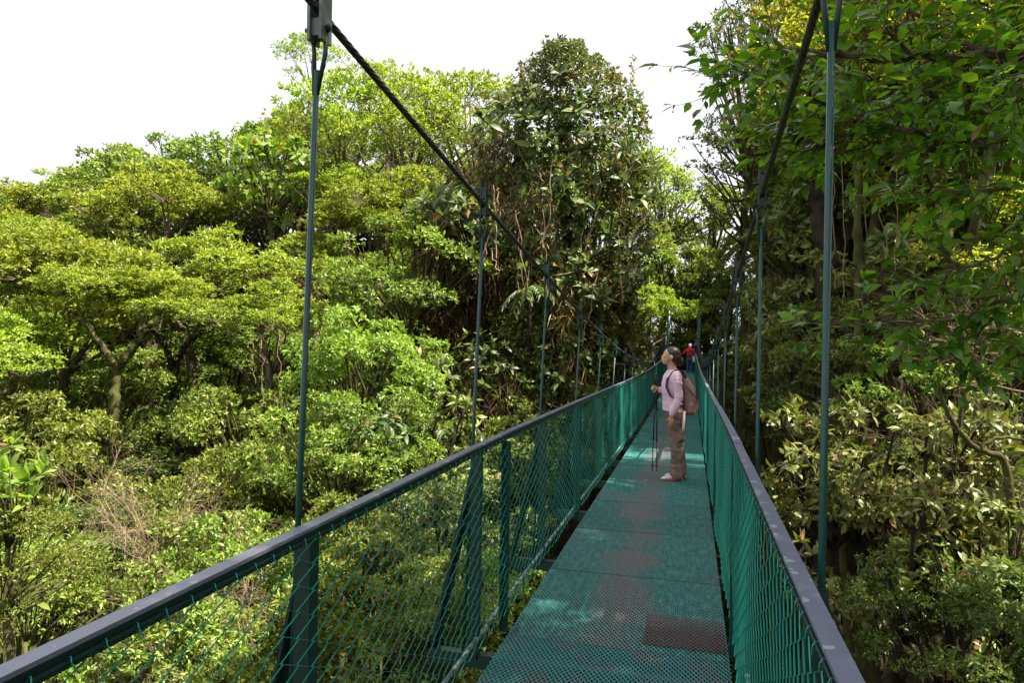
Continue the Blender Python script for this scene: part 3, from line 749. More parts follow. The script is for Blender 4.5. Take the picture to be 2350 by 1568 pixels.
# hangers
XCL, XCR = -1.055, 0.315
for side in (-1, 1):
    XC = XCL if side < 0 else XCR; XE = (XL - .11) if side < 0 else (XR + .06); XB = XL - .28 if side < 0 else XR + .24; X = XL if side < 0 else XR
    pts = [(XC, yy, zcable(yy)) for yy in np.linspace(-6, 41, 95)]
    # twisted main cable: core with six helical strands
    mc = MB(); mc.tube(pts, .0085, 8)
    for sdx in range(6):
        hp = []; n = 900
        for k in range(n):
            yy = -1.0 + 18 * k / n; t = yy / .12 * 2 * math.pi / 2 + sdx * math.pi / 3
            hp.append((XC +   .0075 * math.cos(t), yy, zcable(yy) + .0075 * math.sin(t)))
        mc.tube(hp, .0052, 5, False)
    B(mc, 'main_cable', M['cable'], True)
    for i, h in enumerate(HY):
        zc_, ze = zcable(h), zdeck(h) - .05
        hg = empty('hanger', Vector((XC, h, zc_)) - BO, parent=bridge)
        dx = XE - XC; dz = ze - zc_
        def L_(x, y_, z): return (x, y_, z)
        rod = MB()
        if h < 15 or True:
            top = Vector((dx * .08, 0, -.19))
            rod.tube([top + Vector((0, 0, .02)), (dx, 0, dz)], .0088, 8)
            o = rod.build('rod', M['steel_green'], hg, True)
            yk = MB()
            yk.tube([(-.022, 0, -.06), (-.018, .004, -.12), (dx * .12 - .004, 0, -.24)], .007, 6)
            yk.tube([(.022, 0, -.06), (.018, .004, -.12), (dx * .12 + .004, 0, -.24)], .007, 6)
            yk.build('yoke', M['steel_dark'], hg, True)
            cl = MB(); cl.box((-.019, 0, .03), (.009, .058, .24)); cl.box((.019, 0, .03), (.009, .058, .24)); cl.box((0, .004, -.05), (.029, .045, .05)); cl.box((0, 0, .08), (.029, .045, .08))
            c_ = cl.build('clamp', M['galv'] if h < 2 else (M['steel_dark'] if h < 4 else M['steel_green']), hg)
            if h > 2.5: c_.scale = (.7, .7, .75)
            for zz in (-.05, .05):
                bt = MB(); bt.tube([(-.045, 0, zz), (.038, 0, zz)], .006, 6); bt.tube([(-.034, 0, zz), (-.0236, 0, zz)], .011, 6); bt.tube([(.0236, 0, zz), (.034, 0, zz)], .011, 6)
                bt.build('bolt', M['steel_dark'], hg)
        pm = MB(); pt = zdeck(h) + RAILH - .06; inn = -side
        pm.box((X - inn * .028, h, (ze + pt) / 2), (.008, .05, pt - ze)); pm.box((X - inn * .052, h - .021, (ze + pt) / 2), (.044, .006, pt - ze))
        B(pm, 'post', M['steel_dark'])
        bm_ = MB(); bm_.bar((X - inn * .05, h + .012, pt), (XB, h + .012, ze + .02), .045, .008, up=(1, 0, 0)); bm_.bar((X - inn * .05, h + .03, pt), (XB, h + .03, ze + .02), .006, .050, up=(1, 0, 0))
        B(bm_, 'brace', M['steel_dark'])
# far landing: portal of the bridge end
for side in (-1, 1):
    XC = XCL - .15 if side < 0 else XCR + .15
    mb = MB(); mb.tube([(XC, 39.3, -2), (XC, 39.3, zcable(39.3) + .1)], .09, 10); B(mb, 'tower_post', M['steel_green'], True)
mb = MB(); mb.box((XM, 40.5, zdeck(38) - .12), (1.7, 5.0, .16)); B(mb, 'landing', M['galv'])

# ------------------------------------------------------------------ people
def loft(mb, rings, n=14):
    """closed loft; rings: (center, a, b) with half-axis vectors"""
    i0 = len(mb.v)
    for c, a, b in rings:
        c, a, b = Vector(c), Vector(a), Vector(b)
        for j in range(n):
            t = 2 * math.pi * j / n; mb.v.append(tuple(c + a * math.cos(t) + b * math.sin(t)))
    for k in range(len(rings) - 1):
        for j in range(n):
            p = i0 + k*n + j; q = i0 + k*n + (j+1) % n; mb.f.append((p, q, q+n, p+n))
    mb.f.append(tuple(i0 + j for j in range(n))[::-1]); e = i0 + (len(rings)-1)*n; mb.f.append(tuple(e + j for j in range(n)))
def torso(mb, rows, n=20):
    """rows: (x, y, z, rx, ry)"""
    loft(mb, [((x, y, z), (rx, 0, 0), (0, ry, 0)) for x, y, z, rx, ry in rows], n)
def limb(mb, pts, n=12):
    """pts: (x, y, z, r); rounded ends"""
    P_ = [Vector(p[:3]) for p in pts]; R_ = [p[3] for p in pts]
    d0 = (P_[0] - P_[1]).normalized(); d1 = (P_[-1] - P_[-2]).normalized()
    pp = [P_[0] + d0 * R_[0] * .9, P_[0] + d0 * R_[0] * .6] + P_ + [P_[-1] + d1 * R_[-1] * .6, P_[-1] + d1 * R_[-1] * .9]
    rr = [R_[0] * .35, R_[0] * .8] + R_ + [R_[-1] * .8, R_[-1] * .35]
    mb.tube(pp, rr, n)
def ball(mb, c, r, rz=0, n=14, m=9):
    rx, ry, rzz = r; rings = []
    for k in range(1, m):
        t = math.pi * k / m; rings.append(((c[0], c[1], c[2] - rzz * math.cos(t)), (rx * math.sin(t), 0, 0), (0, ry * math.sin(t), 0)))
    loft(mb, rings, n)
def fuse(mb, name, mat, parent, voxel=.01, smooth_n=6, fac=.5):
    me = mb.mesh(name); o = bpy.data.objects.new(name + '_tmp', me); COL.objects.link(o)
    md = o.modifiers.new('r', 'REMESH'); md.mode = 'VOXEL'; md.voxel_size = voxel; md.use_smooth_shade = True
    if smooth_n:
        sm = o.modifiers.new('s', 'SMOOTH'); sm.factor = fac; sm.iterations = smooth_n
    dg = bpy.context.evaluated_depsgraph_get(); dg.update()
    m2 = bpy.data.meshes.new_from_object(o.evaluated_get(dg)); m2.name = name; m2.materials.clear()
    bpy.data.objects.remove(o); bpy.data.meshes.remove(me)
    return link(name, m2, mat, parent)
M['skin'] = plain('skin', (0.50, 0.27, 0.17), (0.58, 0.33, 0.22), 20, 0.5, spec=.35)
M['hair'] = plain('dark_hair', (0.012, 0.008, 0.008), (0.05, 0.03, 0.025), 60, 0.45, stretch=(1, 1, .2))
def cloth(name, a, b, scale=14, bmp=.5, stretch=None):
    m, t, bs = new_mat(name); n = noise(t, scale, 4, stretch=stretch)
    t.links.new(ramp(t, n, [(.35, a), (.68, b)]), bs.inputs['Base Color']); bs.inputs['Roughness'].default_value = .85; bs.inputs['Specular IOR Level'].default_value = .2
    bump(t, bs, noise(t, scale * .9, 3, stretch=(1, 1, 2.2)), bmp, .03); return m
M['shirt'] = cloth('pale_pink_shirt', (0.60, 0.40, 0.54), (0.80, 0.60, 0.70), 9)
M['trousers'] = cloth('brown_trousers', (0.10, 0.068, 0.06), (0.24, 0.165, 0.14), 9, .8)
M['pack'] = cloth('brown_backpack_fabric', (0.25, 0.15, 0.13), (0.37, 0.23, 0.20), 10, .5)
M['pack_dark'] = cloth('dark_strap', (0.05, 0.035, 0.04), (0.09, 0.06, 0.06), 30, .2)
M['shoe'] = plain('light_shoe', (0.50, 0.42, 0.40), (0.62, 0.52, 0.5), 30, .7)
M['sole'] = plain('red_sole', (0.35, 0.05, 0.06), None, rough=.7)
M['beige'] = plain('beige_strap', (0.55, 0.47, 0.38), (0.65, 0.58, 0.48), 30, .8)
M['pole'] = plain('black_pole', (0.012, 0.012, 0.014), (0.03, 0.03, 0.03), 60, .35)
M['red'] = cloth('red_jacket', (0.45, 0.01, 0.02), (0.62, 0.03, 0.04), 9)
M['teal'] = cloth('teal_jacket', (0.01, 0.07, 0.07), (0.02, 0.12, 0.11), 9)
M['jeans'] = cloth('blue_jeans', (0.02, 0.07, 0.20), (0.04, 0.13, 0.32), 14)
M['black'] = cloth('black_clothes', (0.012, 0.010, 0.016), (0.03, 0.022, 0.032), 12)
M['white'] = plain('white_cloth', (0.6, 0.6, 0.62), (0.75, 0.75, 0.75), 20, .8)
M['purple'] = cloth('purple_scarf', (0.20, 0.07, 0.20), (0.34, 0.15, 0.32), 20)

def find_on_deck(u, v):
    lo, hi = 1.0, 60.0
    for _ in range(50):
        mid = (lo + hi) / 2; p = P(u, v, mid)
        if p.z > zdeck(p.y) + .004: lo = mid
        else: hi = mid
    return P(u, v, lo)
def hand(mb, w, d, palmdir, curl, side=1, s=1.0):
    """w wrist, d direction of fingers, palmdir direction the palm faces; curl radians per joint"""
    w, d, pn = Vector(w), Vector(d).normalized(), Vector(palmdir).normalized(); sd = d.cross(pn).normalized() * side
    loft(mb, [(w, sd * .020, pn * .016), (w + d * .03, sd * .034, pn * .014), (w + d * .075, sd * .037, pn * .013), (w + d * .085, sd * .033, pn * .010)], 10)
    for i, (off, L, r) in enumerate(((-.027, .066, .0075), (-.009, .075, .008), (.009, .070, .0078), (.027, .055, .0068))):
        p = w + d * .080 + sd * off; dd = d.copy(); q = [(*p, r)]
        for k in range(3):
            ang = curl * (1 + .12 * i) * (.7 if k == 0 else 1); dd = (dd * math.cos(ang) + pn * math.sin(ang)); pn2 = pn
            p = p + dd * L * (.45, .32, .23)[k]; q.append((*p, r * (1 - .12 * (k + 1))))
            pn = (pn * math.cos(ang) - (dd * math.sin(ang)) * 0).normalized()
            pn = pn2
            d_new = dd
            # rotate frame for the next joint
            pn = (pn2 * math.cos(ang) - (d * math.sin(ang))).normalized(); d = d_new
        limb(mb, q, 8); d = Vector((0, 0, 0)); d = (Vector(mb_dir)).normalized() if False else HD[0]; pn = HD[1]
    p = w + d * .025 - sd * .026; limb(mb, [(*p, .011), (*(p + (d * .6 - sd * .7 + pn * .35).normalized() * .035), .0095), (*(p + (d * .8 - sd * .55 + pn * .6).normalized() * .062), .0085)], 8)
HD = [None, None]
def add_hand(mb, w, d, pn, curl, side=1):
    HD[0] = Vector(d).normalized(); HD[1] = Vector(pn).normalized(); hand(mb, w, d, pn, curl, side)
def head(mb, c, tilt=0.0, k=1.0):
    """face looks along +x"""
    R = Matrix.Rotation(-tilt, 3, 'Y'); t = MB()
    ball(t, (-.012, 0, .022), (.094, .074, .100)); ball(t, (.030, 0, -.040), (.056, .054, .068)); ball(t, (.058, 0, -.078), (.022, .024, .020))
    limb(t, [(.076, 0, .012, .008), (.088, 0, -.016, .010)], 8); ball(t, (.092, 0, -.022), (.010, .013, .009), n=8, m=6)
    ball(t, (.083, 0, -.048), (.012, .022, .006), n=8, m=6); ball(t, (.080, 0, -.060), (.012, .020, .006), n=8, m=6)
    ball(t, (.072, 0, .026), (.012, .045, .008), n=10, m=6)
    for s in (-1, 1): ball(t, (-.006, s * .076, -.008), (.018, .010, .030), n=8, m=6); ball(t, (.070, s * .030, -.010), (.012, .022, .018), n=8, m=6)
    i = len(mb.v)
    for v in t.v: mb.v.append(tuple(Vector(c) + (R @ Vector(v)) * k))
    mb.f += [tuple(i + a for a in f) for f in t.f]

def woman():
    feet = find_on_deck(1551, 1101); rz = math.pi + TH
    e = empty('person', feet, rz)
    tag(e, 'woman in pale pink shirt and brown trousers standing on the deck, holding walking poles', 'person')
    mb = MB()
    head(mb, (.100, 0, 1.508), .22); limb(mb, [(.055, 0, 1.33, .062), (.075, 0, 1.40, .05), (.082, 0, 1.45, .05)])
    torso(mb, [(.055, 0, .86, .09, .13), (.06, 0, 1.0, .085, .12), (.065, 0, 1.15, .095, .14), (.058, 0, 1.28, .09, .155), (.055, 0, 1.34, .06, .09)])
    limb(mb, [(.055, .165, 1.28, .045), (.03, .185, 1.02, .038), (.105, .17, .80, .026)])                 # left arm hangs
    add_hand(mb, (.104, .17, .795), (.0, 0, -1), (.1, -1, 0), .22, 1)
    limb(mb, [(.055, -.165, 1.28, .045), (.08, -.20, 1.06, .038), (.200, -.19, 1.10, .027)])              # right forearm forward
    add_hand(mb, (.200, -.19, 1.10), (.6, .25, .12), (-.25, 1, 0), 1.0, 1)
    for s, f in ((.09, .0), (-.09, -.07)): limb(mb, [(.03 + f * .3, s, .85, .09), (.01 + f * .6, s, .48, .055), (f - .005, s, .09, .035)])
    fuse(mb, 'body', M['skin'], e, .0065, 2)
    # eyes, brows, lips
    for nm, mt, parts in (('eye', M['hair'], [((.176, s * .030, 1.508), (.005, .010, .004)) for s in (-1, 1)]),):
        for c, r in parts: k = MB(); ball(k, c, r, n=8, m=6); k.build(nm, mt, e, True)
    k = MB(); ball(k, (.189, 0, 1.465), (.006, .018, .006), n=8, m=6); k.build('lips', plain('lips', (.42, .14, .13)), e, True)
    h = MB(); ball(h, (.062, 0, 1.548), (.100, .083, .090)); ball(h, (.036, 0, 1.500), (.082, .083, .085)); limb(h, [(.03, 0, 1.47, .058), (-.02, 0, 1.44, .045)]); ball(h, (-.028, 0, 1.452), (.050, .048, .068))
    # the face side stays free
    fuse(h, 'hair', M['hair'], e, .008, 3)
    sh = MB()
    torso(sh, [(.055, 0, .845, .118, .165), (.06, 0, .90, .115, .16), (.07, 0, 1.02, .108, .145), (.075, 0, 1.16, .118, .160), (.062, 0, 1.27, .108, .180), (.055, 0, 1.325, .080, .13), (.058, 0, 1.352, .058, .070)], 24)
    limb(sh, [(.052, .165, 1.285, .062), (.045, .19, 1.16, .057), (.025, .20, 1.03, .054), (.055, .195, .93, .049), (.095, .175, .83, .043)])
    limb(sh, [(.052, -.165, 1.285, .062), (.065, -.195, 1.16, .056), (.085, -.21, 1.05, .052), (.165, -.195, 1.085, .042)])
    for z in (.95, 1.0, 1.1, 1.2): loft(sh, [((.03, .195, z - .006), (.056, 0, .012), (0, .056, 0)), ((.03, .195, z + .006), (.056, 0, .012), (0, .056, 0))], 12)
    fuse(sh, 'shirt', M['shirt'], e, .010, 4)
    tr = MB(); torso(tr, [(.02, 0, .74, .12, .155), (.03, 0, .80, .122, .165), (.045, 0, .88, .112, .155)], 20)
    for s, f in ((.088, .01), (-.088, -.07)):
        limb(tr, [(.025, s, .80, .105), (.018 + f * .3, s, .68, .100), (.008 + f * .5, s, .52, .088), (.010 + f * .6, s, .44, .080), (.0 + f * .8, s, .28, .078), (f - .002, s, .15, .083), (f + .004, s, .075, .086)])
        for z, w in ((.16, .087), (.22, .081), (.36, .084), (.45, .083), (.60, .097)): loft(tr, [((.008 + f * .8 * (1 - z), s, z - .008), (w, 0, .022), (0, w, .01)), ((.008 + f * .8 * (1 - z), s, z + .008), (w, 0, .022), (0, w, .01))], 12)
    loft(tr, [((-.02, .165, .50), (.055, 0, 0), (0, .03, 0)), ((-.02, .168, .64), (.055, 0, 0), (0, .035, 0))], 10)
    fuse(tr, 'trousers', M['trousers'], e, .011, 3)
    sp = MB(); loft(sp, [((-.03, .190, .57), (.017, 0, 0), (0, .006, 0)), ((-.035, .200, .70), (.016, 0, 0), (0, .006, 0)), ((-.045, .182, .86), (.015, 0, 0), (0, .006, 0))], 8); sp.build('waist_strap', M['beige'], e, True)
    for s, f in ((.09, .0), (-.09, -.085)):
        so_ = MB()
        loft(so_, [((f - .055, s, .03), (0, .028, 0), (0, 0, .018)), ((f - .04, s, .050), (0, .036, 0), (0, 0, .042)), ((f + .02, s, .056), (0, .038, 0), (0, 0, .046)), ((f + .09, s, .042), (0, .042, 0), (0, 0, .032)), ((f + .16, s, .034), (0, .044, 0), (0, 0, .024)), ((f + .20, s, .026), (0, .030, 0), (0, 0, .014))], 12)
        shoe = fuse(so_, 'shoe', M['shoe'], e, .008, 3)
        sl_ = MB(); loft(sl_, [((f + .07, s, .001), (.140, 0, 0), (0, .044, 0)), ((f + .07, s, .016), (.142, 0, 0), (0, .045, 0))], 18); sl_.build('sole', M['sole'], shoe, True)
    # backpack: its own thing, on her back
    b = empty('backpack', feet, rz); tag(b, 'brown rounded backpack worn by the woman in pink', 'backpack')
    bp = MB()
    def rbox(rows):  # rounded sections
        n = 20; i0 = len(bp.v)
        for (x, z, rx, ry) in rows:
            for j in range(n):
                t = 2 * math.pi * j / n; c, s_ = math.cos(t), math.sin(t)
                bp.v.append((x + rx * math.copysign(abs(c) ** .6, c), ry * math.copysign(abs(s_) ** .6, s_), z))
        for k in range(len(rows) - 1):
            for j in range(n):
                p = i0 + k*n + j; q = i0 + k*n + (j+1) % n; bp.f.append((p, q, q+n, p+n))
        bp.f.append(tuple(i0 + j for j in range(n))[::-1]); e_ = i0 + (len(rows)-1)*n; bp.f.append(tuple(e_ + j for j in range(n)))
    rbox([(-.130, .800, .055, .11), (-.135, .83, .075, .135), (-.140, .93, .085, .145), (-.138, 1.05, .083, .145), (-.118, 1.15, .070, .14), (-.088, 1.23, .050, .125), (-.070, 1.27, .028, .09)])
    fuse(bp, 'main_body', M['pack'], b, .010, 5)
    bp = MB(); rbox([(-.195, .835, .035, .09), (-.205, .88, .048, .10), (-.207, .96, .050, .10), (-.200, 1.02, .035, .095), (-.19, 1.04, .02, .08)]); fuse(bp, 'front_pocket', M['pack'], b, .009, 4)
    for s in (-1, 1):
        bp = MB(); ball(bp, (-.135, s * .145, .90), (.050, .032, .075)); fuse(bp, 'side_pocket', M['pack'], b, .009, 2)
        st = MB(); pts = [(-.075, s * .10, 1.25), (-.03, s * .115, 1.335), (.03, s * .118, 1.358), (.09, s * .118, 1.325), (.155, s * .125, 1.24), (.168, s * .135, 1.15), (.12, s * .185 if s < 0 else s * .15, 1.04), (-.05, s * .155, .92)]
        for i in range(len(pts) - 1): st.bar(pts[i], pts[i+1], .045, .012, up=(.3, 0, 1) if i < 3 else (1, 0, .3))
        st.build('shoulder_strap', M['pack_dark'], b)
        cs = MB(); cs.tube([(-.075, s * .13, 1.16), (-.15, s * .155, 1.06), (-.235, s * .11, 1.00)], .006, 5); cs.build('compression_strap', M['pack_dark'], b)
    z = MB(); z.tube([(-.055, .10, 1.265), (-.125, .12, 1.19), (-.20, .125, 1.06), (-.222, .115, .98)], .005, 5); z.build('zip', M['pack_dark'], b)
    ds = MB(); ds.tube([(-.065, .14, .84), (-.075, .16, .72), (-.06, .15, .64)], .006, 5); ds.build('loose_strap', M['pack_dark'], b)
    # walking poles: two things in her right hand
    for i, (top, tip, lab) in enumerate((((.232, -.165, 1.27), (.185, -.52, .0), 'black walking pole in the woman\'s hand, the one farther left'), ((.215, -.185, 1.22), (.128, -.50, .0), 'black walking pole in the woman\'s hand, the one nearer her legs'))):
        pe = empty('walking_pole', feet, rz); tag(pe, lab, 'walking pole', 'walking poles')
        a, c = Vector(top), Vector(tip); c.z = .004; d = (a - c)
        k = MB(); k.tube([c, c + d * .35], .0065, 6); k.tube([c + d * .35, c + d * .68], .0082, 6); k.tube([c + d * .68, c + d * .9], .010, 6); k.build('shaft', M['pole'], pe, True)
        for f in (.35, .68): k = MB(); k.tube([c + d * (f - .015), c + d * (f + .015)], .0125, 8); k.build('clamp', M['pole'], pe, True)
        k = MB(); k.tube([c + d * .87, c + d * .90, c + d * .95, c + d], [.014, .016, .013, .017], 8); k.tube([a - Vector((.022, 0, -.005)), a + Vector((.028, 0, .008))], .012, 8); k.build('grip', M['pole'], pe, True)
        k = MB(); k.tube([c + d * .06, c + d * .068], [.025, .022], 10); k.build('basket', M['pole'], pe)
woman()

def far_walker(u, v, label, top_m, leg_m, hair_m, h, rz, red=False, seed=0):
    feet = find_on_deck(u, v); k = h / 1.7
    e = empty('person', feet, rz); e.scale = (k, k, k); tag(e, label, 'person')
    lean = .10 if red else 0.02
    mb = MB(); head(mb, (lean + .05, 0, 1.58), -.25 if red else 0); limb(mb, [(lean, 0, 1.42, .06), (lean + .03, 0, 1.50, .055)])
    torso(mb, [(0, 0, .9, .09, .14), (lean * .6, 0, 1.2, .09, .15), (lean, 0, 1.40, .07, .10)])
    arms = (((lean, .19, 1.36), (.02, .34, 1.16), (.12, .46, 1.10)), ((lean, -.19, 1.36), (.06, -.26, 1.12), (.22, -.22, 1.0))) if red else (((lean, .19, 1.36), (0, .25, 1.1), (.12, .22, .9)), ((lean, -.19, 1.36), (0, -.25, 1.1), (.12, -.22, .9)))
    for s, A in zip((1, -1), arms):
        limb(mb, [(*A[0], .045), (*A[1], .038), (*A[2], .027)]); dd = (Vector(A[2]) - Vector(A[1])).normalized(); add_hand(mb, A[2], dd, (0, -s, .1), .5, s)
    for s in (-.1, .1): limb(mb, [(0, s, .88, .09), (.02, s, .48, .055), (0, s * 1.2, .09, .035)])
    fuse(mb, 'body', M['skin'], e, .012, 2)
    t = MB(); torso(t, [(0, 0, .88, .13, .18), (lean * .5, 0, 1.1, .125, .175), (lean * .8, 0, 1.3, .125, .20), (lean, 0, 1.44, .08, .12)], 18)
    for A in arms: limb(t, [(*A[0], .07), (*A[1], .06), (*(Vector(A[1]).lerp(Vector(A[2]), .85)), .05)])
    fuse(t, 'jacket', M[top_m], e, .015, 4)
    l = MB(); torso(l, [(0, 0, .78, .125, .17), (0, 0, .93, .12, .165)], 16)
    for s in (-.1, .1): limb(l, [(0, s, .84, .105), (.02, s, .48, .080), (0, s * 1.2, .10, .075)])
    fuse(l, 'trousers', M[leg_m], e, .015, 4)
    for s in (-.12, .12):
        so_ = MB(); loft(so_, [((-.06, s, .035), (0, .034, 0), (0, 0, .03)), ((.0, s, .045), (0, .042, 0), (0, 0, .043)), ((.12, s, .035), (0, .045, 0), (0, 0, .033)), ((.2, s, .025), (0, .028, 0), (0, 0, .02))], 10); so_.build('shoe', M['white' if red else 'black'], e, True)
    h_ = MB(); ball(h_, (lean + .03, 0, 1.615), (.118, .095, .095)); ball(h_, (lean, 0, 1.56), (.085, .086, .09))
    fuse(h_, 'cap' if red else 'hair', M[hair_m], e, .012, 2)
    if red:
        w = MB(); torso(w, [(.02, 0, 1.00, .145, .19), (.03, 0, 1.06, .15, .195), (.05, 0, 1.14, .145, .19)], 18); fuse(w, 'waistband', M['teal'], e, .015, 2)
        b = empty('bag', feet + Vector((.24, -.05, .0)), 0); tag(b, 'small white and blue bag hanging at the hip of the walker in red', 'bag')
        k = MB(); k.box((0, 0, .80), (.24, .12, .30)); k.box((0, -.061, .74), (.16, .01, .14)); k.build('pouch', M['white'], b)
        k = MB(); k.tube([(-.09, 0, .94), (-.07, 0, 1.12), (-.02, .02, 1.24)], .012, 6); k.build('strap', M['jeans'], b)
        k = MB(); k.box((0, -.0, .70), (.245, .125, .06)); k.build('stripe', M['jeans'], b)
    else:
        s = MB(); torso(s, [(lean, 0, 1.40, .12, .13), (lean + .03, 0, 1.47, .10, .10), (lean + .03, 0, 1.52, .07, .07)], 14); fuse(s, 'scarf', M['purple'], e, .014, 3)
    return e
far_walker(1583, 860, 'walker in a red jacket and blue jeans far along the bridge, seen from behind', 'red', 'jeans', 'white', 1.58, math.pi / 2 + .1, True)
far_walker(1596, 856, 'walker in black with a purple scarf at the far end, beyond the one in red', 'black', 'black', 'hair', 1.78, -math.pi / 2)

# ------------------------------------------------------------------ special plants
def pmesh(name, parts, mat, parent, loc):
    v, t, q = merge(parts); v = v - np.array(loc)
    return link(name, npmesh(name, v, t, q), mat, parent)
def strands(cen, n_each, L, W, spread, seed=0):
    c = np.repeat(cen, n_each, 0) + rng.normal(size=(len(cen) * n_each, 3)) * spread
    ax = np.array([0, 0, -1.]) + rng.normal(size=c.shape) * .55
    ll = L * rng.uniform(.4, 1.4, len(c))
    return leaves('', c, ax, rand_unit(len(c)), ll, W, False, .1, .1)
def chaikin(pts, n=2):
    for _ in range(n):
        q = [pts[0]]
        for a, b in zip(pts[:-1], pts[1:]): q += [a.lerp(b, .25), a.lerp(b, .75)]
        pts = q + [pts[-1]]
    return pts
def vine(a, b, sag, r_=rnd, n=10, wig=.12):
    a, b = Vector(a), Vector(b); pts = []
    for k in range(n + 1):
        t = k / n; p = a.lerp(b, t) - Vector((0, 0, sag * 4 * t * (1 - t)))
        pts.append(p + Vector((r_.uniform(-wig, wig), r_.uniform(-wig, wig), r_.uniform(-wig, wig))) * (1 if 0 < k < n else 0))
    return pts

# the big vine-covered tree
def epiphyte_tree():
    global rng; rng = np.random.default_rng(77); r_ = random.Random(77)
    gx, gy = P(1310, 900, 20.5).x, P(1310, 900, 20.5).y; base = Vector((gx, gy, ground(gx, gy) - .2))
    e = empty('vine_covered_tree', base)
    tag(e, 'tall dark tree smothered in hanging roots, moss and large-leaved epiphytes left of the bridge', 'tree')
    tk = MB()
    for (pl, r0) in (([(1330, 1500), (1320, 1000), (1330, 700), (1310, 450), (1290, 250)], .62), ([(1325, 1000), (1400, 700), (1430, 480), (1440, 330)], .42), ([(1320, 900), (1230, 650), (1180, 430), (1200, 280)], .42), ([(1300, 950), (1120, 760), (1040, 640)], .3), ([(1410, 1000), (1440, 700), (1400, 420)], .35)):
        pts = [P(u, v, 20.6 + r_.uniform(-.2, .2)) for u, v in pl]; fine = []
        for i in range(len(pts) - 1):
            for k in range(5): fine.append(pts[i].lerp(pts[i+1], k / 5) + Vector((r_.uniform(-.07, .07),) * 3))
        fine.append(pts[-1]); tk.tube(fine, [r0 * (1 - .7 * i / len(fine)) * r_.uniform(.85, 1.2) for i in range(len(fine))], 9)
    tk.v = [tuple(Vector(p) - base) for p in tk.v]; tk.build('trunk', M['bark_dark'], e, True)
    # body outline: (v, u_left, u_right)
    prof = [(100, 1265, 1320), (150, 1215, 1390), (210, 1170, 1460), (300, 1085, 1490), (400, 1095, 1500), (500, 1110, 1500), (600, 1090, 1490), (700, 1095, 1480), (800, 1110, 1480), (900, 1120, 1450), (1000, 1140, 1420)]
    pv = [p[0] for p in prof]; pl = [p[1] for p in prof]; pr = [p[2] for p in prof]
    def surf(n, v0, v1, u0=0., u1=1., depth=1.0):
        out = []
        for _ in range(n):
            v = r_.uniform(v0, v1); a, b = np.interp(v, pv, pl), np.interp(v, pv, pr); t = r_.uniform(u0, u1); u = a + (b - a) * t
            bulge = math.sin(max(0.02, min(.98, t)) * math.pi) ** .6
            d = 20.6 - 2.3 * bulge * r_.uniform(.55, 1.05) * depth * (1 if r_.random() < .75 else -1)
            out.append(P(u, v, d))
        return np.array([tuple(p) for p in out])
    def outward(p): 
        d = p - np.array([gx, gy, 0]); d[:, 2] = 0; return unit(unit(d) + np.array([0, 0, .55]) + rng.normal(size=p.shape) * .25)
    # dark inner mass of roots and shade leaves
    parts = [strands(surf(330, 300, 1000, .05, .95, .7), 14, .5, .03, .22)]
    pmesh('aerial_roots', parts, M['root'], e, base)
    c = surf(60, 430, 600, .05, .42, 1.05); c2 = surf(45, 300, 430, .0, .22, 1.05); c3 = surf(36, 620, 850, .42, .58, 1.1)
    pmesh('dry_roots', [strands(np.concatenate([c, c2]), 26, .35, .018, .2), strands(c3, 20, .5, .02, .16)], leaf_mat('dry_root_fibre', (0.06, 0.035, 0.02), (0.17, 0.11, 0.06), (0.33, 0.24, 0.15), rough=.85, trans=.1, dead=0, spec=.1), e, base)
    c = np.concatenate([surf(60, 560, 950, .5, .9, 1.1), surf(14, 350, 500, .6, .95, 1.1)])
    pmesh('hanging_moss', [strands(c, 22, .45, .022, .13)], M['moss'], e, base)
    # small-leaved shrubs over the top and flanks
    c = np.concatenate([surf(1300, 100, 260, 0, 1, 1.1), surf(1300, 230, 430, 0, 1, 1.0), surf(1500, 420, 1000, .1, .85, 1.05), surf(800, 420, 1000, .72, 1, .95), surf(500, 650, 1000, 0, .5, .95)])
    c = c + rng.normal(size=c.shape) * .08
    pmesh('crown', [rosettes(c, outward(c), 6, .15, .06, False, 1.0, .2)], M['wisp'], e, base)
    c = np.concatenate([surf(900, 250, 1000, .0, .95, 1.1)]) + rng.normal(size=(900, 3)) * .2
    pmesh('climbing_leaves', [rosettes(c, outward(c), 5, .22, .10, True, 1.0, .3)], M['dark'], e, base)
    # large epiphytes, each rosette cluster its own part
    spots = [(1290, 280), (1330, 240), (1240, 330), (1380, 300), (1440, 370), (1460, 450), (1400, 400), (1410, 545), (1330, 600), (1470, 560), (1300, 170), (1220, 220), (1160, 240), (1120, 280), (1360, 480), (1290, 440), (1450, 650), (1380, 680), (1480, 380), (1210, 270), (1340, 350)]
    for (u, v) in spots:
        c = np.array([tuple(P(u + r_.gauss(0, 14), v + r_.gauss(0, 12), 18.1 + r_.uniform(-.2, .3))) for _ in range(6)])
        sz = r_.uniform(.26, .38)
        pmesh('epiphyte', [rosettes(c, unit(np.array([-FW.x, -FW.y, 1.0]) + rng.normal(size=c.shape) * .3), 7, sz, sz * .36, True, 1.0, .3)], M['epi'], e, base)
    for (u, v, h) in ((1196, 190, .55), (1422, 230, .8), (1452, 200, .9), (1474, 290, .6), (1405, 190, .3)):
        p = np.array([tuple(P(u + r_.gauss(0, 2), v, 19.5) + Vector((0, 0, h * k / 26))) for k in range(26)])
        pmesh('flower_spike', [rosettes(p, unit(np.array([0, 0, 1.]) + rng.normal(size=p.shape) * .3), 4, .11, .035, False, .9, .1)], leaf_mat('spike_brown', (0.08, 0.06, 0.02), (0.2, 0.14, 0.05), (0.35, 0.22, 0.07)) if u == 1196 else bpy.data.materials['spike_brown'], e, base)
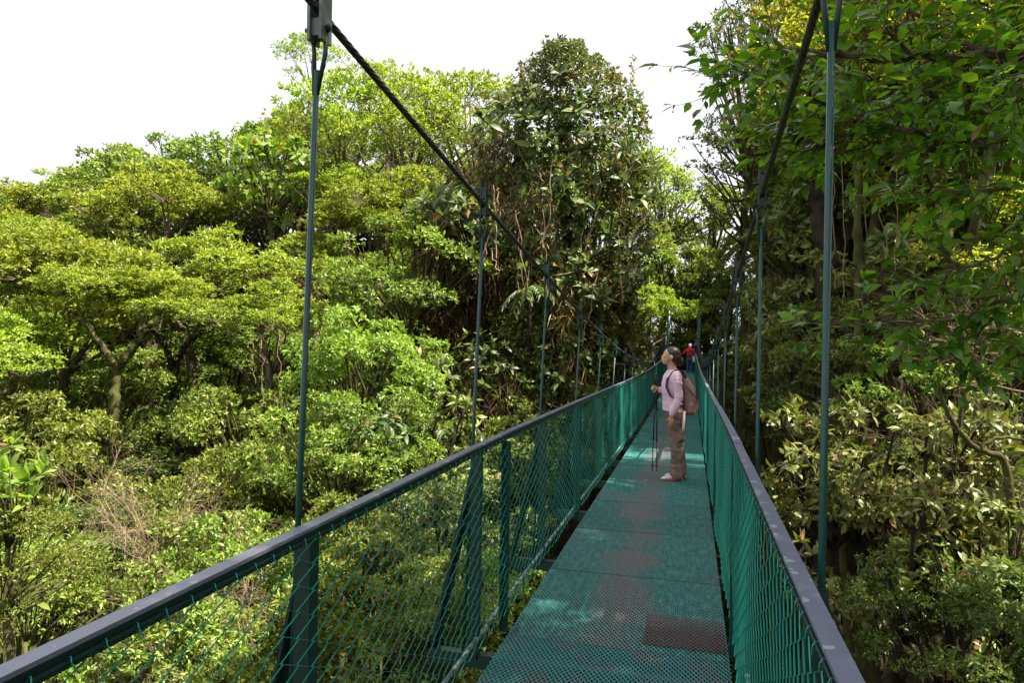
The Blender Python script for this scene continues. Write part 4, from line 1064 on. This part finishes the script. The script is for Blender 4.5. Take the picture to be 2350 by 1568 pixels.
    for k in range(34):
        u = r_.uniform(1110, 1480); v = r_.uniform(260, 620)
        a = P(u, v, 18 + r_.uniform(-.2, .4)); b = P(u + r_.uniform(-60, 60), v + r_.uniform(40, 190), 18 + r_.uniform(-.2, .4))
        mb = MB(); mb.tube(vine(a, b, r_.uniform(-.1, .5), r_, 10, .05), .012 * r_.uniform(.6, 1.2), 4)
        mb.v = [tuple(Vector(p) - base) for p in mb.v]; mb.build('vine', M['twig_dry'], e)
epiphyte_tree()

# leafy clump on the arm left of it
def clump_tree(c, R, label, lsz, n, mk='epi', name='epiphyte_tree', stems=((0, 0, -3.5),), seed=1, per=6, strandn=0, group=None):
    global rng; rng = np.random.default_rng(seed); r_ = random.Random(seed)
    c = Vector(c); base = Vector((c.x, c.y, ground(c.x, c.y) - .1))
    if base.z > c.z - 1.5: base.z = c.z - 1.5
    e = empty(name, base); tag(e, label, 'tree' if name.endswith('tree') else 'plant', group)
    q = rand_unit(n); q[:, 2] = q[:, 2] * .9 + .1
    p = np.array(c) + q * R * rng.uniform(.45, 1.05, n)[:, None] * np.array([1, 1, .85])
    pmesh('crown' if name.endswith('tree') else 'foliage', [rosettes(p, unit(q + np.array([-.2, -.5, .45])), per, lsz, lsz * .36, True, 1.0, .3)], M[mk], e, base)
    if strandn:
        p = np.array(c) + rand_unit(strandn) * R * .7 + np.array([0, 0, -R * .5])
        pmesh('aerial_roots', [strands(p, 20, .5, .02, .15)], M['root'], e, base)
    mb = MB()
    for k in range(4):
        t = Vector(p[k * 7 % len(p)]) - base
        mb.tube([(0, 0, 0), (r_.uniform(-.2, .2), r_.uniform(-.2, .2), (c.z - base.z) * .5), c - base - Vector((0, 0, R * .4)), t], [.11, .09, .06, .02], 6)
    mb.build('trunk' if name.endswith('tree') else 'stem', M['bark_dark'], e, True)
    return e
clump_tree(P(1020, 500, 19), 1.05, 'large-leaved dark plant clump beside the second left hanger, left of the vine-covered tree', .34, 90, seed=3, strandn=60)
clump_tree(P(1110, 580, 19.3), 1.1, 'dark leafy clump joining the vine-covered tree on its left side', .2, 130, 'dark', seed=14, strandn=70)
clump_tree(P(1120, 850, 18.5), 1.3, 'dark leafy mass under the vine-covered tree above the left rail', .2, 150, 'dark', seed=15, strandn=50)
clump_tree(P(1030, 680, 19.5), 1.0, 'dark clump with brown hanging roots below the large-leaved one', .2, 60, seed=4, strandn=160)
clump_tree(P(930, 880, 15.5), .95, 'grey-green drooping-leaved tree between the first two left hangers', .26, 110, 'epi', seed=5)
clump_tree(P(850, 1030, 12.5), .8, 'drooping-leaved tree directly behind the left handrail past the first hanger', .19, 110, 'epi', seed=6)
clump_tree(P(1440, 800, 26), 1.0, 'large-leaved plant beside the left fence just before the walkers', .3, 90, 'epi', seed=7)

def palm(c, n, L, label, seed, group='small palms'):
    global rng; rng = np.random.default_rng(seed); r_ = random.Random(seed)
    c = Vector(c); base = c - Vector((0, 0, 1.6)); e = empty('palm', base); tag(e, label, 'palm', group)
    st = MB(); st.tube([(0, 0, 0), (.03, 0, .8), (0, 0, 1.6)], [.05, .04, .03], 6); st.build('stem', M['bark_dark'], e, True)
    for k in range(n):
        a = 2 * math.pi * k / n + r_.uniform(-.3, .3); P_ = []; A_ = []; up = r_.uniform(.3, 1.0)
        rib = [c + Vector((math.cos(a) * t * L, math.sin(a) * t * L, L * (up * t - 1.1 * t * t))) for t in np.linspace(0, 1, 9)]
        dirs = [(rib[min(i+1, 8)] - rib[max(i-1, 0)]).normalized() for i in range(9)]
        for i in range(1, 9):
            for s in (-1, 1):
                for h in (0, .5):
                    b = rib[i] - dirs[i] * h * L / 9; sd = dirs[i].cross(Vector((0, 0, 1))).normalized() * s
                    P_.append(tuple(b)); A_.append(tuple(sd * .9 + dirs[i] * .8 + Vector((0, 0, -.25))))
        P_ = np.array(P_); A_ = np.array(A_)
        o = pmesh('frond', [leaves('', P_, A_, np.tile([0, 0, 1.], (len(P_), 1)) + rng.normal(size=P_.shape) * .2, L * .42, L * .055, False, .25)], M['dark'], e, base)
        mb = MB(); mb.tube([p - base for p in rib], .008, 4); mb.build('rib', M['bark_moss'], o)
palm(P(1215, 670, 18), 9, .7, 'small palm in front of the dark roots by the third left hanger', 1)
palm(P(1010, 985, 15), 10, .95, 'small palm in the dark hollow above the left handrail', 2)
palm(P(700, 960, 21), 9, 1.1, 'small palm in the shade left of the first hanger', 4)

# big-leaved rosette plant at the left edge
def rosette_plant(c, label, L, n, seed, mk='light', name='rosette_plant'):
    global rng; rng = np.random.default_rng(seed); r_ = random.Random(seed)
    c = Vector(c); base = c - Vector((0, 0, .55)); e = empty(name, base); tag(e, label, 'plant')
    cen = np.array([tuple(c + Vector((r_.gauss(0, .13), r_.gauss(0, .13), r_.gauss(0, .12)))) for _ in range(n)])
    pmesh('foliage', [rosettes(cen, unit(np.array([0, -.2, 1.]) + rng.normal(size=cen.shape) * .35), 10, L, L * .3, True, .95, .12)], M[mk], e, base)
    mb = MB(); mb.tube([(0, 0, -2.2), (.03, 0, -1), (0, 0, .02)], [.035, .03, .02], 6)
    for p in cen: mb.tube([(0, 0, 0), (Vector(p) - base) * .5 + Vector((.04, 0, 0)), Vector(p) - base], [.010, .008, .006], 5)
    mb.build('stem', M['bark_moss'], e, True)
rosette_plant(P(20, 1120, 6), 'bright plant with large pointed leaves in rosettes at the left edge', .19, 12, 8)
rosette_plant(P(60, 1370, 8), 'yellow-green leafy plant above the handrail in the bottom left', .22, 9, 9, 'bushy')

# dry twiggy shrubs
def twig_shrub(c, R, label, seed, n=8, mat='twig_dry', group='dry twiggy shrubs', up=.7):
    r_ = random.Random(seed); c = Vector(c); base = c - Vector((0, 0, R * 1.1)); e = empty('dry_shrub', base); tag(e, label, 'shrub', group)
    def grow(mb, p, d, L, r, lev):
        pts = [p]
        for k in range(4):
            d = (d + Vector((r_.gauss(0, .18), r_.gauss(0, .18), r_.gauss(-.02, .15)))).normalized(); p = p + d * L / 4; pts.append(p)
        mb.tube(pts, [r, r * .85, r * .72, r * .6, r * .45], 4, False)
        if lev:
            for k in range(4 if lev > 1 else 5):
                q = pts[1 + r_.randrange(4)]; nd = (d + Vector((r_.gauss(0, .75), r_.gauss(0, .75), r_.gauss(.05, .55)))).normalized()
                grow(mb, q, nd, L * r_.uniform(.5, .8), r * .5, lev - 1)
    for k in range(n):
        mb = MB(); grow(mb, Vector((r_.gauss(0, .1), r_.gauss(0, .1), 0)), Vector((r_.gauss(0, .7), r_.gauss(0, .5), up)).normalized(), R * r_.uniform(.8, 1.2), .0085 * R, 3)
        mb.build('stem', M[mat], e)
twig_shrub(P(330, 1120, 11), 1.15, 'leafless pale brown shrub rising from the green bushes on the left', 1, 9)
twig_shrub(P(430, 1210, 11), 1.2, 'dry branches tangled in the bright viny shrub', 2, 8)
twig_shrub(P(560, 1240, 10), .9, 'dry twigs just above the left handrail left of the first hanger', 3, 7)
twig_shrub(P(480, 1400, 8), .8, 'dry pale twigs behind the nearest wire mesh', 4, 7)
twig_shrub(P(2250, 680, 10), 1.2, 'pale bare twigs under the golden-leaved tree at the right', 5, 7)
twig_shrub(P(2270, 930, 9), 1.0, 'tangled bare twigs at the right edge above the crooked branch', 6, 7)
twig_shrub(P(880, 400, 32), 3.0, 'bare grey branches showing in the airy trees beneath the inclined cable', 7, 7, 'bark')
twig_shrub(P(650, 660, 22), 1.2, 'reddish brown dead branches between umbrella crowns left of the first hanger', 8, 6, 'rust')

# forked mossy tree and dark leaning tree on the left slope
def custom_tree(lines, d, label, mat, r0, name='mossy_tree', crown=None, group=None):
    r_ = random.Random(int(d * 10)); b0 = P(lines[0][0][0], lines[0][0][1], d); base = Vector((b0.x, b0.y, b0.z - 3))
    e = empty(name, base); tag(e, label, 'tree', group); first = True
    for pl in lines:
        pts = [P(u, v, d + dd) for (u, v, dd) in [(p + (0,))[:3] for p in pl]]
        if first: pts = [base] + pts
        fine = [p + Vector((r_.uniform(-.16, .16), r_.uniform(-.16, .16), r_.uniform(-.16, .16))) * r0 for p in chaikin(pts, 3)]; n = len(fine); k0 = r0 * (1 if first else .6)
        mb = MB(); mb.tube([p - base for p in fine], [k0 * (1 - .6 * i / n) * r_.uniform(.9, 1.12) for i in range(n)], 8)
        mb.build('trunk' if first else 'limb', M[mat], e, True); first = False
    for (u, v, dd, R, kd, mk) in (crown or []):
        mkd = {'D': 'B', 'Y': 'B'}.get(kd, kd); cm, bm = CR_[mkd][int(u) % len(CR_[mkd])]; k = R / BASE_R[mkd]
        o = link('crown', with_mat(cm, mk), None, e); o.location = P(u, v, dd) - base; o.scale = (k, k, k * .7); o.rotation_euler = (0, 0, u)
    return e
twig_shrub(P(2080, 640, 12), 1.3, 'fine bare twigs left of the golden tree at the right', 9, 7)
twig_shrub(P(1960, 900, 12), 1.1, 'bare tangled twigs between the dark trunks at the right', 10, 6)
twig_shrub(P(2200, 1120, 8.5), .8, 'pale bare twigs in the olive shrubs at the right edge, below the crooked branch', 11, 6)
twig_shrub(P(1830, 620, 16), 1.4, 'bare twigs left of the nearest right hanger', 12, 6, 'bark')
def hanging_vines():
    r_ = random.Random(3)
    for k, (u, v, d, L) in enumerate([(1905, 350, 11, 2.2), (1935, 330, 11, 2.6), (2010, 340, 11, 1.8), (2060, 380, 10.5, 2.2), (1985, 360, 11.5, 1.5), (2120, 420, 11, 1.6), (1800, 300, 15, 2.5), (600, 780, 17, 1.6), (640, 760, 17, 2.0), (575, 770, 17, 1.2), (1245, 480, 17.5, 2.2), (1420, 520, 17.5, 2.0)]):
        a = P(u, v, d); mb = MB(); mb.tube([p - a for p in vine(a, a - Vector((r_.uniform(-.2, .2), 0, L)), 0, r_, 10, .05)], .008, 4)
        o = mb.build('hanging_vine', M['twig_dry']); o.location = a
        where = 'on the right under the glossy branch' if u > 1850 else ('beside the right cable' if u > 1700 else ('in front of the vine-covered tree' if u > 1000 else 'on the left slope near the first hanger'))
        tag(o, 'thin pale vine hanging down ' + where, 'vine', 'thin hanging vines ' + where)
hanging_vines()
custom_tree([[(262, 1010), (262, 900), (272, 835)], [(272, 840), (235, 800), (205, 755, -.3), (170, 715, -.5)], [(275, 838), (320, 780), (345, 745), (365, 715, .4)], [(320, 780), (330, 700)]], 19.5,
            'mossy forked trunk with two pale limbs under the bright umbrella crowns', 'bark_moss', .22, crown=[(290, 690, 20.2, 2.4, 'U', 'umbrella')])
custom_tree([[(420, 1010), (402, 930), (398, 850), (430, 790)], [(398, 850), (380, 790), (350, 760)], [(430, 790), (480, 740), (520, 700)]], 22.5, 'dark leaning trunk forking under the umbrella trees on the left', 'bark_dark', .2, crown=[(480, 760, 23.4, 2.2, 'B', 'dark')])
custom_tree([[(590, 1010), (596, 950), (580, 900), (545, 840)], [(596, 950), (610, 850), (600, 760)]], 22, 'thin dark forked tree between the leaning trunk and the first hanger', 'bark_dark', .1, crown=[(600, 800, 23, 1.6, 'B', 'bushy')])
custom_tree([[(1930, 1050), (1920, 850), (1900, 600), (1880, 400), (1870, 200)], [(1905, 640), (1960, 500), (2000, 380)]], 13.5, 'thick dark trunk right of the nearest right hanger', 'bark_dark', .38, crown=[(1930, 340, 13.8, 2.0, 'B', 'dark')])
custom_tree([[(2045, 1080), (2030, 900), (2060, 780), (2040, 620)], [(2035, 900), (2100, 760), (2140, 640)]], 11, 'dark mossy trunk left of the crooked bare branch', 'bark_dark', .3, crown=[(2070, 610, 12.5, 1.6, 'G', 'olive')])
custom_tree([[(1975, 620), (1965, 520), (1972, 420), (1960, 340)]], 11.5, 'slender mossy stem hanging between dark trunks on the right', 'bark_moss', .10)
custom_tree([[(2330, 1050), (2240, 1035), (2200, 990), (2165, 930), (2150, 880)], [(2240, 1035), (2290, 1000), (2350, 1010)], [(2200, 990), (2215, 900), (2250, 830), (2290, 700)]], 8, 'crooked bare mossy branch near the right picture edge', 'bark_moss', .05, name='bare_tree')
custom_tree([[(2190, 1568), (2200, 1480), (2140, 1400)], [(2200, 1500), (2270, 1440)]], 7.5, 'dark stump-like trunk in the lower right corner', 'bark_dark', .12, name='bare_tree')

# overhanging glossy tree near the camera on the right
def overhang():
    global rng; rng = np.random.default_rng(5); r_ = random.Random(5)
    base = Vector((6.2, 3.4, ground(6.2, 3.4) - .2)); e = empty('glossy_leaved_tree', base)
    tag(e, 'near tree with large glossy leaves reaching over the right handrail from the right edge', 'tree')
    tk = MB(); top = P(2900, 200, 4.4)
    tk.tube([(0, 0, 0), Vector((-.2, .1, (top.z - base.z) * .5)), top - base], [.22, .17, .10], 9); tk.build('trunk', M['bark'], e, True)
    BR = [([(2900, 200, 4.4), (2560, 150, 4.2), (2270, 122, 4.0), (2100, 128, 3.9), (1980, 138, 3.8), (1860, 122, 3.7), (1760, 95, 3.7)], .028, 1.0),
          ([(2560, 150, 4.2), (2300, 105, 4.1), (2180, 170, 4.0), (2080, 225, 4.0), (1960, 270, 4.0), (1900, 290, 4.0)], .016, 1.0),
          ([(2270, 122, 4.0), (2150, 60, 4.1), (2050, 10, 4.2), (2000, -40, 4.2)], .014, .9),
          ([(2100, 128, 3.9), (2040, 70, 3.8), (2000, 10, 3.8)], .010, .8),
          ([(1860, 122, 3.7), (1800, 160, 3.7), (1720, 175, 3.7), (1670, 160, 3.7)], .008, 1.0),
          ([(2560, 150, 4.2), (2400, 300, 3.9), (2250, 330, 3.9), (2100, 300, 4.0), (1960, 310, 4.1), (1860, 320, 4.2)], .016, 1.1),
          ([(2700, 300, 4.2), (2450, 420, 3.8), (2300, 430, 3.9), (2200, 440, 4.0), (2120, 460, 4.1)], .016, 1.1),
          ([(2700, 300, 4.2), (2500, 560, 3.8), (2350, 560, 3.7), (2260, 600, 3.8), (2150, 640, 4.0)], .014, 1.1),
          ([(2700, 300, 4.2), (2520, 640, 3.8), (2350, 670, 3.8), (2200, 730, 3.8), (2050, 750, 3.9), (1930, 740, 4.0)], .014, 1.0),
          ([(2350, 670, 3.8), (2250, 760, 3.8), (2160, 820, 3.8)], .008, .9),
          ([(2520, 640, 3.8), (2420, 800, 3.6), (2330, 790, 3.7)], .010, .9),
          ([(2450, 60, 3.3), (2380, 120, 3.2), (2330, 230, 3.1)], .010, 1.0),
          ([(2560, 150, 4.2), (2420, 220, 4.0), (2300, 230, 4.1), (2180, 240, 4.2), (2060, 210, 4.3)], .012, 1.3),
          ([(2560, 150, 4.2), (2440, 40, 4.1), (2330, 20, 4.2), (2230, 10, 4.3)], .012, 1.2),
          ([(2100, 300, 4.0), (1950, 350, 4.2), (1830, 340, 4.3), (1780, 290, 4.3)], .009, 1.0)]
    for pl, r, dens in BR:
        pts = [P(*p) for p in pl]; fine = []
        for i in range(len(pts) - 1):
            for k in range(5): fine.append(pts[i].lerp(pts[i+1], k / 5) + Vector((r_.gauss(0, .012), r_.gauss(0, .012), r_.gauss(0, .015))))
        fine.append(pts[-1]); n = len(fine)
        mb = MB(); mb.tube([p - base for p in fine], [r * (1.25 - .9 * i / n) for i in range(n)], 6)
        pos = []; ax = []; nr = []
        for i in range(3, n):
            for _ in range(int(2.6 * dens + r_.random())):
                s = fine[i]; d = (fine[i] - fine[i-1]).normalized(); t = (d * .6 + Vector((r_.gauss(0, .6), r_.gauss(0, .6), r_.gauss(-.05, .5)))).normalized()
                L = r_.uniform(.12, .42); q = s; tw = [s]
                for k in range(5):
                    t = (t + Vector((r_.gauss(0, .15), r_.gauss(0, .15), r_.gauss(.03, .12)))).normalized(); q = q + t * L / 5; tw.append(q)
                    if k > 0 or L < .2:
                        sd = t.cross(Vector((0, 0, 1))).normalized() * (1 if k % 2 else -1)
                        for _k in range(2 if k == 4 else 1):
                            pos.append(tuple(q)); ax.append(tuple(sd * .9 + t * .7 + Vector((r_.gauss(0, .25), r_.gauss(0, .25), r_.gauss(-.08, .3))))); nr.append((r_.gauss(0, .5), r_.gauss(-.2, .5), 1))
                pos.append(tuple(q)); ax.append(tuple(t)); nr.append((r_.gauss(0, .4), r_.gauss(0, .4), 1))
                mb.tube([w - base for w in tw], [.004, .0035, .003, .003, .002, .002], 3, False)
        br = mb.build('branch', M['bark'], e)
        pos = np.array(pos); ax = np.array(ax); nr = np.array(nr)
        L = .092 * rng.uniform(.5, 1.3, len(pos))
        v, t, q = leaves('', pos, ax, nr, L, L * .52, True, rng.uniform(.0, .4, (len(pos), 1)), rng.uniform(.05, .4, (len(pos), 1)))
        pmesh('foliage', [(v, t, q)], M['glossy'], br, base)
overhang()
